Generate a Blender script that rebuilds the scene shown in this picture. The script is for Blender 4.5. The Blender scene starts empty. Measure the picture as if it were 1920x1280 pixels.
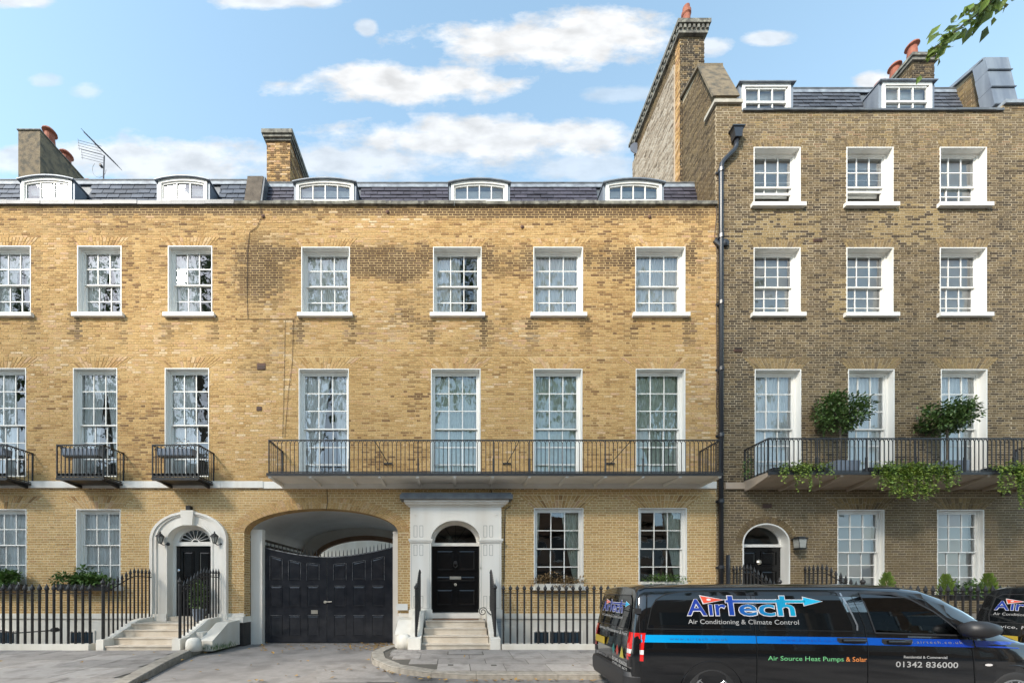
import bpy, math, random
from mathutils import Vector, Matrix, noise as mnoise
R = math.radians
rnd = random.Random(7)
S = bpy.context.scene
COL = S.collection

# ------------------------------------------------------------------ camera
EYE = 1.64
F = 720.0            # focal length in pixels of a 1920 wide frame
cam = bpy.data.cameras.new('camera')
cam.sensor_width = 36; cam.sensor_fit = 'HORIZONTAL'
cam.lens = 36 * F / 1920
cam.shift_x = 110 / 1920; cam.shift_y = 468 / 1920
cam.clip_start = 0.05; cam.clip_end = 2000
camo = bpy.data.objects.new('camera', cam); COL.objects.link(camo)
camo.location = (0, 0, EYE); camo.rotation_euler = (R(90), 0, 0)
S.camera = camo
S.render.engine = 'CYCLES'
S.view_settings.view_transform = 'Standard'
S.view_settings.look = 'None'
S.view_settings.gamma = 1
S.view_settings.use_curve_mapping = False
S.view_settings.exposure = 1.98

# ------------------------------------------------------------------ sun and sky
SUN_DIR = Vector((-0.516, -0.596, 0.616)).normalized()       # towards the sun
sl = bpy.data.lights.new('sun', 'SUN'); sl.energy = 1.65; sl.angle = R(9); sl.color = (1, .93, .82)
so = bpy.data.objects.new('sun', sl); COL.objects.link(so)
so.rotation_euler = SUN_DIR.to_track_quat('Z', 'Y').to_euler()
so.location = (-20, -20, 40)

W = bpy.data.worlds.new('World'); S.world = W; W.use_nodes = True
def world_nodes():
    nt = W.node_tree; nt.nodes.clear()
    nd = lambda t: nt.nodes.new(t)
    L = nt.links.new
    def mth(op, a, b=None, c=None, clamp=False):
        n = nd('ShaderNodeMath'); n.operation = op; n.use_clamp = clamp
        for i, v in enumerate((a, b, c)):
            if v is None: continue
            if isinstance(v, (int, float)): n.inputs[i].default_value = v
            else: L(v, n.inputs[i])
        return n.outputs[0]
    sky = nd('ShaderNodeTexSky'); sky.sky_type = 'NISHITA'; sky.sun_disc = False
    sky.sun_elevation = math.asin(SUN_DIR.z)
    sky.sun_rotation = math.atan2(SUN_DIR.x, SUN_DIR.y)
    sky.altitude = 50; sky.air_density = 1.0; sky.dust_density = 0.6; sky.ozone_density = 1.5
    tc = nd('ShaderNodeTexCoord')
    sep = nd('ShaderNodeSeparateXYZ'); L(tc.outputs['Generated'], sep.inputs[0])
    el = mth('ARCSINE', sep.outputs[2])
    # clouds drift in level banks: spread on a tangent plane of the sky to the north
    dy = mth('MAXIMUM', sep.outputs[1], .08)
    gu = mth('DIVIDE', sep.outputs[0], dy); gv = mth('DIVIDE', sep.outputs[2], dy)
    cmb = nd('ShaderNodeCombineXYZ'); L(mth('MULTIPLY', gu, 4.2), cmb.inputs[0]); L(mth('MULTIPLY', gv, 8.5), cmb.inputs[1])
    nz = nd('ShaderNodeTexNoise'); L(cmb.outputs[0], nz.inputs['Vector'])
    nz.inputs['Scale'].default_value = 1.5; nz.inputs['Detail'].default_value = 9; nz.inputs['Roughness'].default_value = .62
    n0 = mth('SUBTRACT', nz.outputs['Fac'], .5)
    clouds = [(1025, 82, 275, 56, 1.0), (1120, 55, 170, 42, 1), (765, 160, 255, 42, 1.0), (720, 142, 110, 36, 1), (900, 264, 330, 50, .9), (1050, 252, 160, 36, .9), (300, 300, 270, 48, .8),
              (520, 2, 130, 18, .8), (40, 0, 70, 18, .8), (1440, 73, 48, 17, .7), (1335, 86, 40, 20, .7), (1632, 150, 50, 22, .9),
              (85, 153, 40, 14, .4), (165, 172, 40, 20, .4), (685, 52, 22, 18, .6), (1170, 175, 90, 20, .35), (640, 300, 300, 42, .7), (1080, 315, 150, 35, .5), (30, 300, 60, 30, .7)]
    tot = None
    for px, py, hw, hh, a in clouds:
        u = mth('DIVIDE', mth('SUBTRACT', gu, (px - 850) / F), hw / F); v = mth('DIVIDE', mth('SUBTRACT', gv, (1108 - py) / F), hh / F)
        r = mth('SQRT', mth('ADD', mth('MULTIPLY', u, u), mth('MULTIPLY', v, v)))
        m = mth('MULTIPLY', mth('ADD', mth('SUBTRACT', .97, r), mth('MULTIPLY', n0, 1.9)), 2.3, clamp=True)
        m = mth('MULTIPLY', m, a)
        tot = m if tot is None else mth('MAXIMUM', tot, m)
    # the rest of the sky carries scattered clouds of the same kind
    nz2 = nd('ShaderNodeTexNoise'); L(tc.outputs['Generated'], nz2.inputs['Vector'])
    nz2.inputs['Scale'].default_value = 4.5; nz2.inputs['Detail'].default_value = 8; nz2.inputs['Roughness'].default_value = .6
    back = mth('MULTIPLY', mth('SUBTRACT', nz2.outputs['Fac'], .53), 6.0, clamp=True)
    front = mth('MULTIPLY', mth('ADD', sep.outputs[1], -.05), 6.0, clamp=True)
    back = mth('MULTIPLY', back, mth('SUBTRACT', 1.0, front))
    tot = mth('MAXIMUM', tot, back)
    tot = mth('SMOOTH_MIN', tot, 1.0, .1)
    nz3 = nd('ShaderNodeTexNoise'); L(cmb.outputs[0], nz3.inputs['Vector']); nz3.inputs['Scale'].default_value = 2.6; nz3.inputs['Detail'].default_value = 6
    shade = nd('ShaderNodeMapRange'); L(nz3.outputs['Fac'], shade.inputs[0])
    shade.inputs[1].default_value = .3; shade.inputs[2].default_value = .6; shade.inputs[3].default_value = .20; shade.inputs[4].default_value = .275
    ccol = nd('ShaderNodeCombineXYZ'); L(mth('MULTIPLY', shade.outputs[0], .97), ccol.inputs[0]); L(mth('MULTIPLY', shade.outputs[0], .985), ccol.inputs[1]); L(shade.outputs[0], ccol.inputs[2])
    hsv = nd('ShaderNodeHueSaturation'); L(sky.outputs[0], hsv.inputs['Color']); hsv.inputs['Saturation'].default_value = .86; hsv.inputs['Hue'].default_value = .477
    mulv = nd('ShaderNodeVectorMath'); mulv.operation = 'SCALE'; L(hsv.outputs[0], mulv.inputs[0]); mulv.inputs['Scale'].default_value = SKY_STRENGTH
    # thin bright veil low down
    veil = nd('ShaderNodeMapRange'); L(el, veil.inputs[0]); veil.inputs[1].default_value = .1; veil.inputs[2].default_value = 1.0; veil.inputs[3].default_value = .45; veil.inputs[4].default_value = 0.0
    mv = nd('ShaderNodeMix'); mv.data_type = 'RGBA'; L(veil.outputs[0], mv.inputs[0]); L(mulv.outputs[0], mv.inputs[6]); mv.inputs[7].default_value = (.175, .235, .275, 1)
    mx = nd('ShaderNodeMix'); mx.data_type = 'RGBA'; L(tot, mx.inputs[0]); L(mv.outputs[2], mx.inputs[6]); L(ccol.outputs[0], mx.inputs[7])
    bg = nd('ShaderNodeBackground'); L(mx.outputs[2], bg.inputs[0]); bg.inputs[1].default_value = 1.0
    out = nd('ShaderNodeOutputWorld'); L(bg.outputs[0], out.inputs[0])
SKY_STRENGTH = 0.108
world_nodes()

# ------------------------------------------------------------------ helpers
def fx(px, Y=12.0): return (px - 850) * Y / F
def fz(py, Y=12.0): return EYE + (1108 - py) * Y / F

MATS = {}
def M(name, col, rough=.6, metal=0.0, col2=None, scale=4.0, detail=5, lo=.35, hi=.65, bump=0.0, bscale=40.0, orand=0.0, coat=0.0, spec=.5, streak=False, col3=None, s3=.8):
    m = bpy.data.materials.new(name); m.use_nodes = True; MATS[name] = m
    nt = m.node_tree; b = nt.nodes['Principled BSDF']; L = nt.links.new
    b.inputs['Roughness'].default_value = rough; b.inputs['Metallic'].default_value = metal
    b.inputs['Coat Weight'].default_value = coat; b.inputs['Coat Roughness'].default_value = .03
    b.inputs['Specular IOR Level'].default_value = spec
    c4 = (*col, 1)
    b.inputs['Base Color'].default_value = c4
    g = nt.nodes.new('ShaderNodeNewGeometry'); out = None
    if col2:
        n = nt.nodes.new('ShaderNodeTexNoise'); n.inputs['Scale'].default_value = scale; n.inputs['Detail'].default_value = detail
        if streak:
            mp = nt.nodes.new('ShaderNodeMapping'); mp.inputs['Scale'].default_value = (1, 1, .12); L(g.outputs['Position'], mp.inputs[0]); L(mp.outputs[0], n.inputs['Vector'])
        else: L(g.outputs['Position'], n.inputs['Vector'])
        mr = nt.nodes.new('ShaderNodeMapRange'); L(n.outputs['Fac'], mr.inputs[0]); mr.inputs[1].default_value = lo; mr.inputs[2].default_value = hi
        mx = nt.nodes.new('ShaderNodeMix'); mx.data_type = 'RGBA'; L(mr.outputs[0], mx.inputs[0]); mx.inputs[6].default_value = c4; mx.inputs[7].default_value = (*col2, 1)
        out = mx.outputs[2]
        if col3:
            n3 = nt.nodes.new('ShaderNodeTexNoise'); n3.inputs['Scale'].default_value = s3; n3.inputs['Detail'].default_value = 6; L(g.outputs['Position'], n3.inputs['Vector'])
            m3 = nt.nodes.new('ShaderNodeMapRange'); L(n3.outputs['Fac'], m3.inputs[0]); m3.inputs[1].default_value = .5; m3.inputs[2].default_value = .66
            x3 = nt.nodes.new('ShaderNodeMix'); x3.data_type = 'RGBA'; L(m3.outputs[0], x3.inputs[0]); L(out, x3.inputs[6]); x3.inputs[7].default_value = (*col3, 1); out = x3.outputs[2]
    if orand:
        oi = nt.nodes.new('ShaderNodeObjectInfo'); mr = nt.nodes.new('ShaderNodeMapRange'); L(oi.outputs['Random'], mr.inputs[0])
        mr.inputs[3].default_value = 1 - orand; mr.inputs[4].default_value = 1 + orand
        h = nt.nodes.new('ShaderNodeHueSaturation'); L(mr.outputs[0], h.inputs['Value'])
        if out: L(out, h.inputs['Color'])
        else: h.inputs['Color'].default_value = c4
        out = h.outputs[0]
    if out: L(out, b.inputs['Base Color'])
    if bump:
        n = nt.nodes.new('ShaderNodeTexNoise'); n.inputs['Scale'].default_value = bscale; n.inputs['Detail'].default_value = 4; L(g.outputs['Position'], n.inputs['Vector'])
        bp = nt.nodes.new('ShaderNodeBump'); bp.inputs['Strength'].default_value = bump; bp.inputs['Distance'].default_value = .02; L(n.outputs['Fac'], bp.inputs['Height']); L(bp.outputs[0], b.inputs['Normal'])
    return m

def brick_mat(name, stops, soot, obj):
    """per-brick colour from a stored random tone, plus stored weathering"""
    m = bpy.data.materials.new(name); m.use_nodes = True; MATS[name] = m
    nt = m.node_tree; b = nt.nodes['Principled BSDF']; L = nt.links.new
    b.inputs['Roughness'].default_value = .88; b.inputs['Specular IOR Level'].default_value = .2
    def attr(n):
        a = nt.nodes.new('ShaderNodeAttribute'); a.attribute_type = 'OBJECT' if obj else 'GEOMETRY'; a.attribute_name = n; return a.outputs['Fac']
    r = nt.nodes.new('ShaderNodeValToRGB'); L(attr('tone'), r.inputs[0])
    els = r.color_ramp.elements
    while len(els) > 1: els.remove(els[0])
    els[0].position = stops[0][0]; els[0].color = (*stops[0][1], 1)
    for p, c in stops[1:]:
        e = els.new(p); e.color = (*c, 1)
    g = nt.nodes.new('ShaderNodeNewGeometry')
    mx = nt.nodes.new('ShaderNodeMix'); mx.data_type = 'RGBA'; L(attr('soot'), mx.inputs[0]); L(r.outputs[0], mx.inputs[6]); mx.inputs[7].default_value = (*soot, 1)
    n = nt.nodes.new('ShaderNodeTexNoise'); n.inputs['Scale'].default_value = 22; n.inputs['Detail'].default_value = 6; L(g.outputs['Position'], n.inputs['Vector'])
    mr = nt.nodes.new('ShaderNodeMapRange'); L(n.outputs['Fac'], mr.inputs[0]); mr.inputs[1].default_value = .25; mr.inputs[2].default_value = .75; mr.inputs[3].default_value = .68; mr.inputs[4].default_value = 1.3
    h = nt.nodes.new('ShaderNodeHueSaturation'); L(mr.outputs[0], h.inputs['Value']); L(mx.outputs[2], h.inputs['Color'])
    L(h.outputs[0], b.inputs['Base Color'])
    bp = nt.nodes.new('ShaderNodeBump'); bp.inputs['Strength'].default_value = .5; bp.inputs['Distance'].default_value = .01; L(n.outputs['Fac'], bp.inputs['Height']); L(bp.outputs[0], b.inputs['Normal'])

def glass_mat(name, tint, refl, rough=.0, wav=.02):
    m = bpy.data.materials.new(name); m.use_nodes = True; MATS[name] = m
    nt = m.node_tree; nt.nodes.clear(); L = nt.links.new
    o = nt.nodes.new('ShaderNodeOutputMaterial'); mix = nt.nodes.new('ShaderNodeMixShader')
    tr = nt.nodes.new('ShaderNodeBsdfTransparent'); tr.inputs[0].default_value = (*tint, 1)
    gl = nt.nodes.new('ShaderNodeBsdfGlossy'); gl.inputs['Roughness'].default_value = rough; gl.inputs[0].default_value = (.95, .97, 1, 1)
    fr = nt.nodes.new('ShaderNodeLayerWeight'); fr.inputs[0].default_value = .25
    mr = nt.nodes.new('ShaderNodeMapRange'); L(fr.outputs['Fresnel'], mr.inputs[0]); mr.inputs[3].default_value = refl; mr.inputs[4].default_value = 1
    g = nt.nodes.new('ShaderNodeNewGeometry'); n = nt.nodes.new('ShaderNodeTexNoise'); n.inputs['Scale'].default_value = 3; L(g.outputs['Position'], n.inputs['Vector'])
    bp = nt.nodes.new('ShaderNodeBump'); bp.inputs['Strength'].default_value = wav; bp.inputs['Distance'].default_value = .1; L(n.outputs['Fac'], bp.inputs['Height']); L(bp.outputs[0], gl.inputs['Normal'])
    L(mr.outputs[0], mix.inputs[0]); L(tr.outputs[0], mix.inputs[1]); L(gl.outputs[0], mix.inputs[2]); L(mix.outputs[0], o.inputs[0])

YEL = [(0, (.20, .112, .055)), (.1, (.305, .176, .076)), (.25, (.42, .25, .10)), (.45, (.50, .315, .13)), (.62, (.56, .365, .16)), (.76, (.51, .305, .14)), (.86, (.61, .43, .235)), (.93, (.54, .325, .19)), (1, (.65, .485, .30))]
BRN = [(0, (.060, .043, .029)), (.2, (.105, .075, .043)), (.42, (.155, .111, .06)), (.65, (.20, .144, .076)), (.82, (.15, .11, .07)), (.93, (.285, .205, .098)), (1, (.25, .165, .095))]
for o in (0, 1):
    brick_mat('brick_yellow' + ('_single' if o else ''), YEL, (.085, .052, .032), o)
    brick_mat('brick_brown' + ('_single' if o else ''), BRN, (.05, .042, .034), o)
PAL = [(0, (.15, .115, .08)), (.2, (.27, .215, .155)), (.6, (.38, .315, .24)), (1, (.46, .40, .32))]
brick_mat('brick_pale', PAL, (.16, .12, .08), 0)
mm = M('mortar_cream', (.58, .42, .21), .95, col2=(.44, .295, .125), scale=1.5, bump=.3)
def repointed(m):
    # newer, paler pointing on the ground floor
    nt = m.node_tree; L = nt.links.new; b = nt.nodes['Principled BSDF']; src = b.inputs['Base Color'].links[0].from_socket
    g = nt.nodes.new('ShaderNodeNewGeometry'); sp = nt.nodes.new('ShaderNodeSeparateXYZ'); L(g.outputs['Position'], sp.inputs[0])
    lt = nt.nodes.new('ShaderNodeMath'); lt.operation = 'LESS_THAN'; L(sp.outputs[2], lt.inputs[0]); lt.inputs[1].default_value = 4.86
    mx = nt.nodes.new('ShaderNodeMix'); mx.data_type = 'RGBA'; L(lt.outputs[0], mx.inputs[0]); L(src, mx.inputs[6]); mx.inputs[7].default_value = (.72, .60, .37, 1); L(mx.outputs[2], b.inputs['Base Color'])
repointed(mm)
M('mortar_grey', (.44, .365, .25), .95, col2=(.30, .24, .155), scale=1.5, bump=.3)
M('white_paint', (.80, .785, .74), .5, col2=(.66, .635, .575), scale=2.2, lo=.48, hi=.78, streak=True, bump=.05, bscale=20)
M('cream_paint', (.84, .80, .73), .55, col2=(.76, .705, .62), scale=2.5, streak=True, bump=.06, bscale=8)
M('cream_render', (.78, .745, .67), .8, col2=(.66, .61, .52), scale=2, streak=True, bump=.15)
M('string_band', (.80, .775, .72), .7, col2=(.70, .66, .59), scale=3, streak=True)
M('tan_paint', (.50, .41, .32), .7, col2=(.43, .345, .265), scale=2)
M('soffit_paint', (.85, .82, .76), .7, col2=(.78, .745, .67), scale=2)
M('groove', (.34, .32, .28), .8)
M('step_stone', (.66, .585, .485), .8, col2=(.54, .46, .36), scale=3, bump=.15)
M('slate_blue', (.052, .064, .088), .6, spec=.3, col2=(.075, .088, .112), scale=6, orand=.3, bump=.3, bscale=25)
M('slate_purple', (.05, .047, .063), .6, spec=.3, col2=(.066, .062, .08), scale=6, orand=.28, bump=.3, bscale=25)
M('slate_grey', (.062, .068, .084), .6, spec=.3, col2=(.09, .098, .115), scale=6, orand=.32, bump=.3, bscale=25)
M('lead', (.15, .175, .215), .55, metal=.2, col2=(.25, .28, .315), scale=3.5, streak=True, bump=.2, bscale=6)
M('lead_pale', (.28, .315, .35), .6, col2=(.15, .17, .20), scale=5, bump=.2, bscale=8)
M('lead_dark', (.08, .088, .098), .5, col2=(.14, .15, .16), scale=4, bump=.2)
M('coping_stone', (.20, .19, .16), .9, col2=(.075, .07, .06), scale=6, bump=.5, bscale=30, col3=(.27, .26, .21), s3=7)
M('coping_pale', (.50, .46, .38), .9, col2=(.36, .33, .27), scale=5, bump=.3)
M('render_brown', (.20, .158, .10), .95, col2=(.125, .10, .07), scale=5, bump=.9, bscale=28, col3=(.09, .08, .06), s3=5)
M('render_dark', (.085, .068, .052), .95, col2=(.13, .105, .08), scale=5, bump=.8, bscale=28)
M('roughcast', (.44, .38, .30), .95, col2=(.36, .31, .24), scale=5, bump=1.0, bscale=18)
M('terracotta', (.29, .10, .055), .8, col2=(.22, .06, .035), scale=8, bump=.2)
M('iron_black', (.018, .017, .018), .42, col2=(.03, .028, .027), scale=12, spec=.4)
M('pipe_black', (.022, .025, .032), .35, spec=.6)
M('gate_paint', (.014, .016, .021), .12, col2=(.026, .027, .032), scale=3.5, spec=.5, bump=.06, bscale=9)
M('gate_edge', (.27, .27, .275), .5, col2=(.05, .05, .055), scale=9)
M('door_paint', (.006, .006, .0065), .14, spec=.35, coat=.12, bump=.04, bscale=7)
M('brass', (.62, .58, .50), .3, metal=.8)
M('black_plinth', (.035, .03, .028), .6, col2=(.05, .042, .038), scale=4)
M('plaster', (.84, .81, .76), .9, col2=(.76, .73, .67), scale=1.5)
M('room', (.42, .40, .36), .95)
M('room_dark', (.09, .08, .07), .95)
M('curtain', (.86, .85, .81), .9)
M('curtain_green', (.62, .66, .56), .9, col2=(.52, .56, .46), scale=9)
M('blind', (.78, .78, .74), .8)
M('asphalt', (.16, .15, .145), .92, col2=(.20, .188, .18), scale=3, bump=.5, bscale=120, col3=(.085, .08, .078), s3=.9)
M('driveway', (.235, .215, .20), .92, col2=(.28, .257, .238), scale=6, bump=.4, bscale=90, col3=(.185, .168, .155), s3=1.2)
M('paving', (.275, .25, .228), .9, col2=(.315, .288, .265), scale=14, orand=.2, bump=.3, bscale=60, col3=(.215, .193, .175), s3=3)
M('paving_joint', (.10, .09, .075), .95)
M('kerb_granite', (.35, .315, .265), .85, col2=(.24, .215, .18), scale=9, orand=.12, bump=.3, bscale=60)
M('leaf', (.062, .125, .024), .55, col2=(.105, .19, .035), scale=9, lo=.4, hi=.6)
M('leaf_dark', (.06, .115, .028), .5, col2=(.11, .18, .04), scale=9, lo=.4, hi=.6)
M('leaf_light', (.30, .38, .065), .55, col2=(.15, .235, .035), scale=7, lo=.4, hi=.6)
M('leaf_lime', (.17, .25, .035), .55, col2=(.09, .15, .025), scale=9)
M('leaf_branch', (.26, .36, .05), .5, col2=(.08, .13, .025), scale=5)
M('leaf_dry', (.26, .165, .075), .8, col2=(.18, .12, .05), scale=9)
M('leaf_fallen', (.36, .235, .06), .8, col2=(.26, .14, .05), scale=20)
M('bark', (.11, .085, .06), .9, col2=(.18, .155, .12), scale=4, bump=.6, bscale=14)
M('planter_blue', (.19, .22, .27), .5, col2=(.24, .27, .32), scale=4)
M('planter_black', (.02, .02, .022), .4)
M('soil', (.03, .022, .015), .95)
M('cable', (.03, .022, .018), .6)
M('cable_brown', (.085, .055, .035), .7)
M('doormat', (.20, .12, .075), .95)
M('lantern_glass', (.34, .34, .31), .25)
M('sign_white', (.75, .74, .70), .5)
M('sign_text', (.20, .10, .10), .6)
M('vent', (.12, .06, .04), .8)
M('aerial_metal', (.05, .052, .06), .6)
M('dish_grey', (.13, .15, .19), .5)
M('opp_white', (.76, .75, .72), .7, col2=(.68, .67, .64), scale=1)
M('opp_brick', (.27, .16, .10), .85, col2=(.33, .21, .14), scale=2)
M('opp_glass', (.035, .06, .085), .08, spec=.8)
glass_mat('pane_glass', (.96, .97, .97), .12)
glass_mat('fan_glass', (.6, .64, .64), .045)
glass_mat('van_glass_clear', (.28, .34, .33), .07, wav=0)
# van
M('van_black', (.0042, .0045, .0055), .10, coat=1.0, spec=.55)
M('van_gap', (.001, .001, .001), .6)
M('van_plastic', (.018, .018, .02), .5)
M('van_dark_glass', (.004, .005, .006), .03, spec=.7)
M('van_interior', (.012, .012, .013), .7)
M('tyre', (.016, .016, .017), .8)
M('alloy', (.42, .43, .45), .3, metal=.8)
M('lamp_red', (.50, .012, .012), .12, coat=.8)
M('lamp_clear', (.62, .60, .60), .12, coat=.8)
M('plate_yellow', (.36, .26, .03), .4)
M('chrome', (.5, .52, .56), .15, metal=1)
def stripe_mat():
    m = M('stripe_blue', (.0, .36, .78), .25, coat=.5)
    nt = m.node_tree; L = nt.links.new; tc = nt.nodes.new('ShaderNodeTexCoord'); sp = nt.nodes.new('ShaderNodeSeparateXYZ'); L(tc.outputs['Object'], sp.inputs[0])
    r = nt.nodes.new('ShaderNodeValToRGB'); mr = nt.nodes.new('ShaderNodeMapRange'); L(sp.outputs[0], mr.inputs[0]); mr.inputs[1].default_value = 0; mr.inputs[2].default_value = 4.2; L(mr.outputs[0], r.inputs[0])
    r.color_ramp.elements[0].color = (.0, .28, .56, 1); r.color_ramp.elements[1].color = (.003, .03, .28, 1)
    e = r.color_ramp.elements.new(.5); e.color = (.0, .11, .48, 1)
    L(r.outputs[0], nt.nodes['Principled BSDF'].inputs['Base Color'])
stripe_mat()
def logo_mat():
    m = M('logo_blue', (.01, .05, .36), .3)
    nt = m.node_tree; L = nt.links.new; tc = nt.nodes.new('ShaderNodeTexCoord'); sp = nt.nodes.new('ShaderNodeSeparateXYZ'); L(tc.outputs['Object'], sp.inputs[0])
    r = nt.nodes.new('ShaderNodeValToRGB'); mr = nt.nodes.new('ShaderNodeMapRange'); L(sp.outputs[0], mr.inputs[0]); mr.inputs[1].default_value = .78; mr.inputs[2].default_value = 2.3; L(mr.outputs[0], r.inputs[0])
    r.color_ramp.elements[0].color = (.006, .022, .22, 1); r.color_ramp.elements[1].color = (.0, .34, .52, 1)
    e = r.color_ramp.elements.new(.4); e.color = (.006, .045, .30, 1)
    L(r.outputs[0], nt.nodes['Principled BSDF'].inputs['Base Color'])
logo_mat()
M('logo_navy', (.008, .035, .25), .3)
M('logo_cyan', (.01, .38, .62), .3)
M('logo_white', (.55, .54, .57), .4)
M('logo_red', (.62, .07, .03), .4)
M('text_grey', (.36, .36, .36), .4)
M('text_dim', (.17, .17, .18), .4)
M('text_green', (.16, .50, .22), .4)
M('text_orange', (.75, .26, .07), .4)
M('text_navy', (.01, .05, .16), .4)
M('hazard_teal', (.015, .12, .11), .4)
M('hazard_red', (.30, .04, .03), .4)
M('hazard_yellow', (.36, .31, .04), .4)

class MB:
    def __init__(s): s.v = []; s.f = []; s.t = None
    def box(s, x0, x1, y0, y1, z0, z1, noback=False):
        b = len(s.v)
        s.v += [(x0, y0, z0), (x1, y0, z0), (x1, y1, z0), (x0, y1, z0), (x0, y0, z1), (x1, y0, z1), (x1, y1, z1), (x0, y1, z1)]
        q = [(b, b+1, b+5, b+4), (b+1, b+2, b+6, b+5), (b+3, b, b+4, b+7), (b+4, b+5, b+6, b+7), (b+3, b+2, b+1, b)]
        if not noback: q.append((b+2, b+3, b+7, b+6))
        s.f += q; return s
    def face(s, pts):
        b = len(s.v); s.v += [tuple(p) for p in pts]; s.f.append(tuple(range(b, b+len(pts)))); return s
    def hexa(s, lo, hi):
        """two quads (4 points each) joined into a solid"""
        b = len(s.v); s.v += [tuple(p) for p in lo] + [tuple(p) for p in hi]
        s.f += [(b, b+1, b+2, b+3), (b+7, b+6, b+5, b+4)] + [(b+i, b+4+i, b+4+(i+1) % 4, b+(i+1) % 4) for i in range(4)]; return s
    def prism(s, poly, a0, a1, axis='y'):
        """polygon (u,z) extruded along y, or (y,z) along x, or (x,y) along z"""
        n = len(poly); b = len(s.v)
        mk = {'y': lambda p, a: (p[0], a, p[1]), 'x': lambda p, a: (a, p[0], p[1]), 'z': lambda p, a: (p[0], p[1], a)}[axis]
        s.v += [mk(p, a0) for p in poly] + [mk(p, a1) for p in poly]
        s.f.append(tuple(range(b, b+n))); s.f.append(tuple(range(b+2*n-1, b+n-1, -1)))
        for i in range(n):
            j = (i+1) % n; s.f.append((b+i, b+n+i, b+n+j, b+j))
        return s
    def ring(s, x0, x1, z0, z1, w, y0, y1, wb=None, wt=None):
        wb = w if wb is None else wb; wt = w if wt is None else wt
        s.box(x0, x0+w, y0, y1, z0, z1); s.box(x1-w, x1, y0, y1, z0, z1)
        if wb: s.box(x0+w, x1-w, y0, y1, z0, z0+wb)
        if wt: s.box(x0+w, x1-w, y0, y1, z1-wt, z1)
        return s
    def arch(s, cx, cz, ri, ro, y0, y1, a0=0, a1=180, n=24):
        """elliptical arch ring; ri, ro are (rx, rz)"""
        for k in range(n):
            A = [R(a0+(a1-a0)*(k+i)/n) for i in (0, 1)]
            pi = [(cx+ri[0]*math.cos(a), cz+ri[1]*math.sin(a)) for a in A]; po = [(cx+ro[0]*math.cos(a), cz+ro[1]*math.sin(a)) for a in A]
            q = [pi[0], po[0], po[1], pi[1]]
            s.hexa([(u, y0, z) for u, z in q], [(u, y1, z) for u, z in q])
        return s
    def tube(s, pts, r, n=6, cap=True):
        pts = [Vector(p) for p in pts]; b = len(s.v); m = len(pts)
        rr = r if isinstance(r, (list, tuple)) else [r]*m
        ref = None
        for i, p in enumerate(pts):
            d = (pts[min(i+1, m-1)] - pts[max(i-1, 0)]).normalized()
            if ref is None: ref = Vector((0, 0, 1)) if abs(d.z) < .9 else Vector((1, 0, 0))
            u = d.cross(ref).normalized(); w = u.cross(d).normalized(); ref = w
            for k in range(n):
                a = 2*math.pi*k/n + (math.pi/4 if n == 4 else 0); s.v.append(tuple(p + u*math.cos(a)*rr[i] + w*math.sin(a)*rr[i]))
        for i in range(m-1):
            for k in range(n):
                k2 = (k+1) % n; s.f.append((b+i*n+k, b+i*n+k2, b+(i+1)*n+k2, b+(i+1)*n+k))
        if cap: s.f.append(tuple(b+k for k in reversed(range(n)))); s.f.append(tuple(b+(m-1)*n+k for k in range(n)))
        return s
    def lathe(s, prof, c=(0, 0, 0), n=10, axis='z'):
        b = len(s.v); m = len(prof)
        for r, z in prof:
            for k in range(n):
                a = 2*math.pi*k/n
                if axis == 'z': s.v.append((c[0]+r*math.cos(a), c[1]+r*math.sin(a), c[2]+z))
                elif axis == 'y': s.v.append((c[0]+r*math.cos(a), c[1]+z, c[2]+r*math.sin(a)))
                else: s.v.append((c[0]+z, c[1]+r*math.cos(a), c[2]+r*math.sin(a)))
        for i in range(m-1):
            for k in range(n):
                k2 = (k+1) % n; s.f.append((b+i*n+k, b+i*n+k2, b+(i+1)*n+k2, b+(i+1)*n+k))
        s.f.append(tuple(b+k for k in reversed(range(n)))); s.f.append(tuple(b+(m-1)*n+k for k in range(n)))
        return s
    def leaf(s, p, d, up, ln, w):
        sd = d.cross(up)
        if sd.length < 1e-4: sd = Vector((1, 0, 0))
        sd.normalize(); nn = sd.cross(d)
        b = len(s.v); mid = p + d*ln*.45 + nn*w*.18
        s.v += [tuple(p), tuple(mid+sd*w*.5), tuple(p+d*ln), tuple(mid-sd*w*.5)]
        s.f += [(b, b+1, b+2), (b, b+2, b+3)]
    def mesh(s, name):
        me = bpy.data.meshes.new(name); me.from_pydata(s.v, [], s.f)
        return me
    def build(s, name, mat, parent=None, smooth=False, kind=None, local=False):
        me = s.mesh(name)
        if smooth: me.polygons.foreach_set('use_smooth', [True]*len(me.polygons))
        return link(name, me, mat, parent, kind, local)
def link(name, me, mat, parent=None, kind=None, local=False):
    if mat and not me.materials: me.materials.append(MATS[mat])
    o = bpy.data.objects.new(name, me); COL.objects.link(o)
    if parent: attach(o, parent, local)
    if kind: o['kind'] = kind
    return o
WORLD = {}
def attach(o, parent, local=False):
    o.parent = parent
    if not local: o.matrix_parent_inverse = WORLD.get(parent.name, Matrix()).inverted()
def thing(name, label, cat, loc=(0, 0, 0), rz=0.0, group=None):
    o = bpy.data.objects.new(name, None); COL.objects.link(o)
    o.location = loc; o.rotation_euler = (0, 0, rz); o.empty_display_size = .2
    WORLD[o.name] = Matrix.Translation(loc) @ Matrix.Rotation(rz, 4, 'Z')
    return tag(o, label, cat, group)
def tag(o, label, cat=None, group=None):
    o['label'] = label
    if cat: o['category'] = cat
    if group: o['group'] = group
    return o
def copy_tree(o, parent=None):
    c = o.copy(); COL.objects.link(c)
    if parent: c.parent = parent
    for ch in list(o.children): copy_tree(ch, c)
    return c
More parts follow.
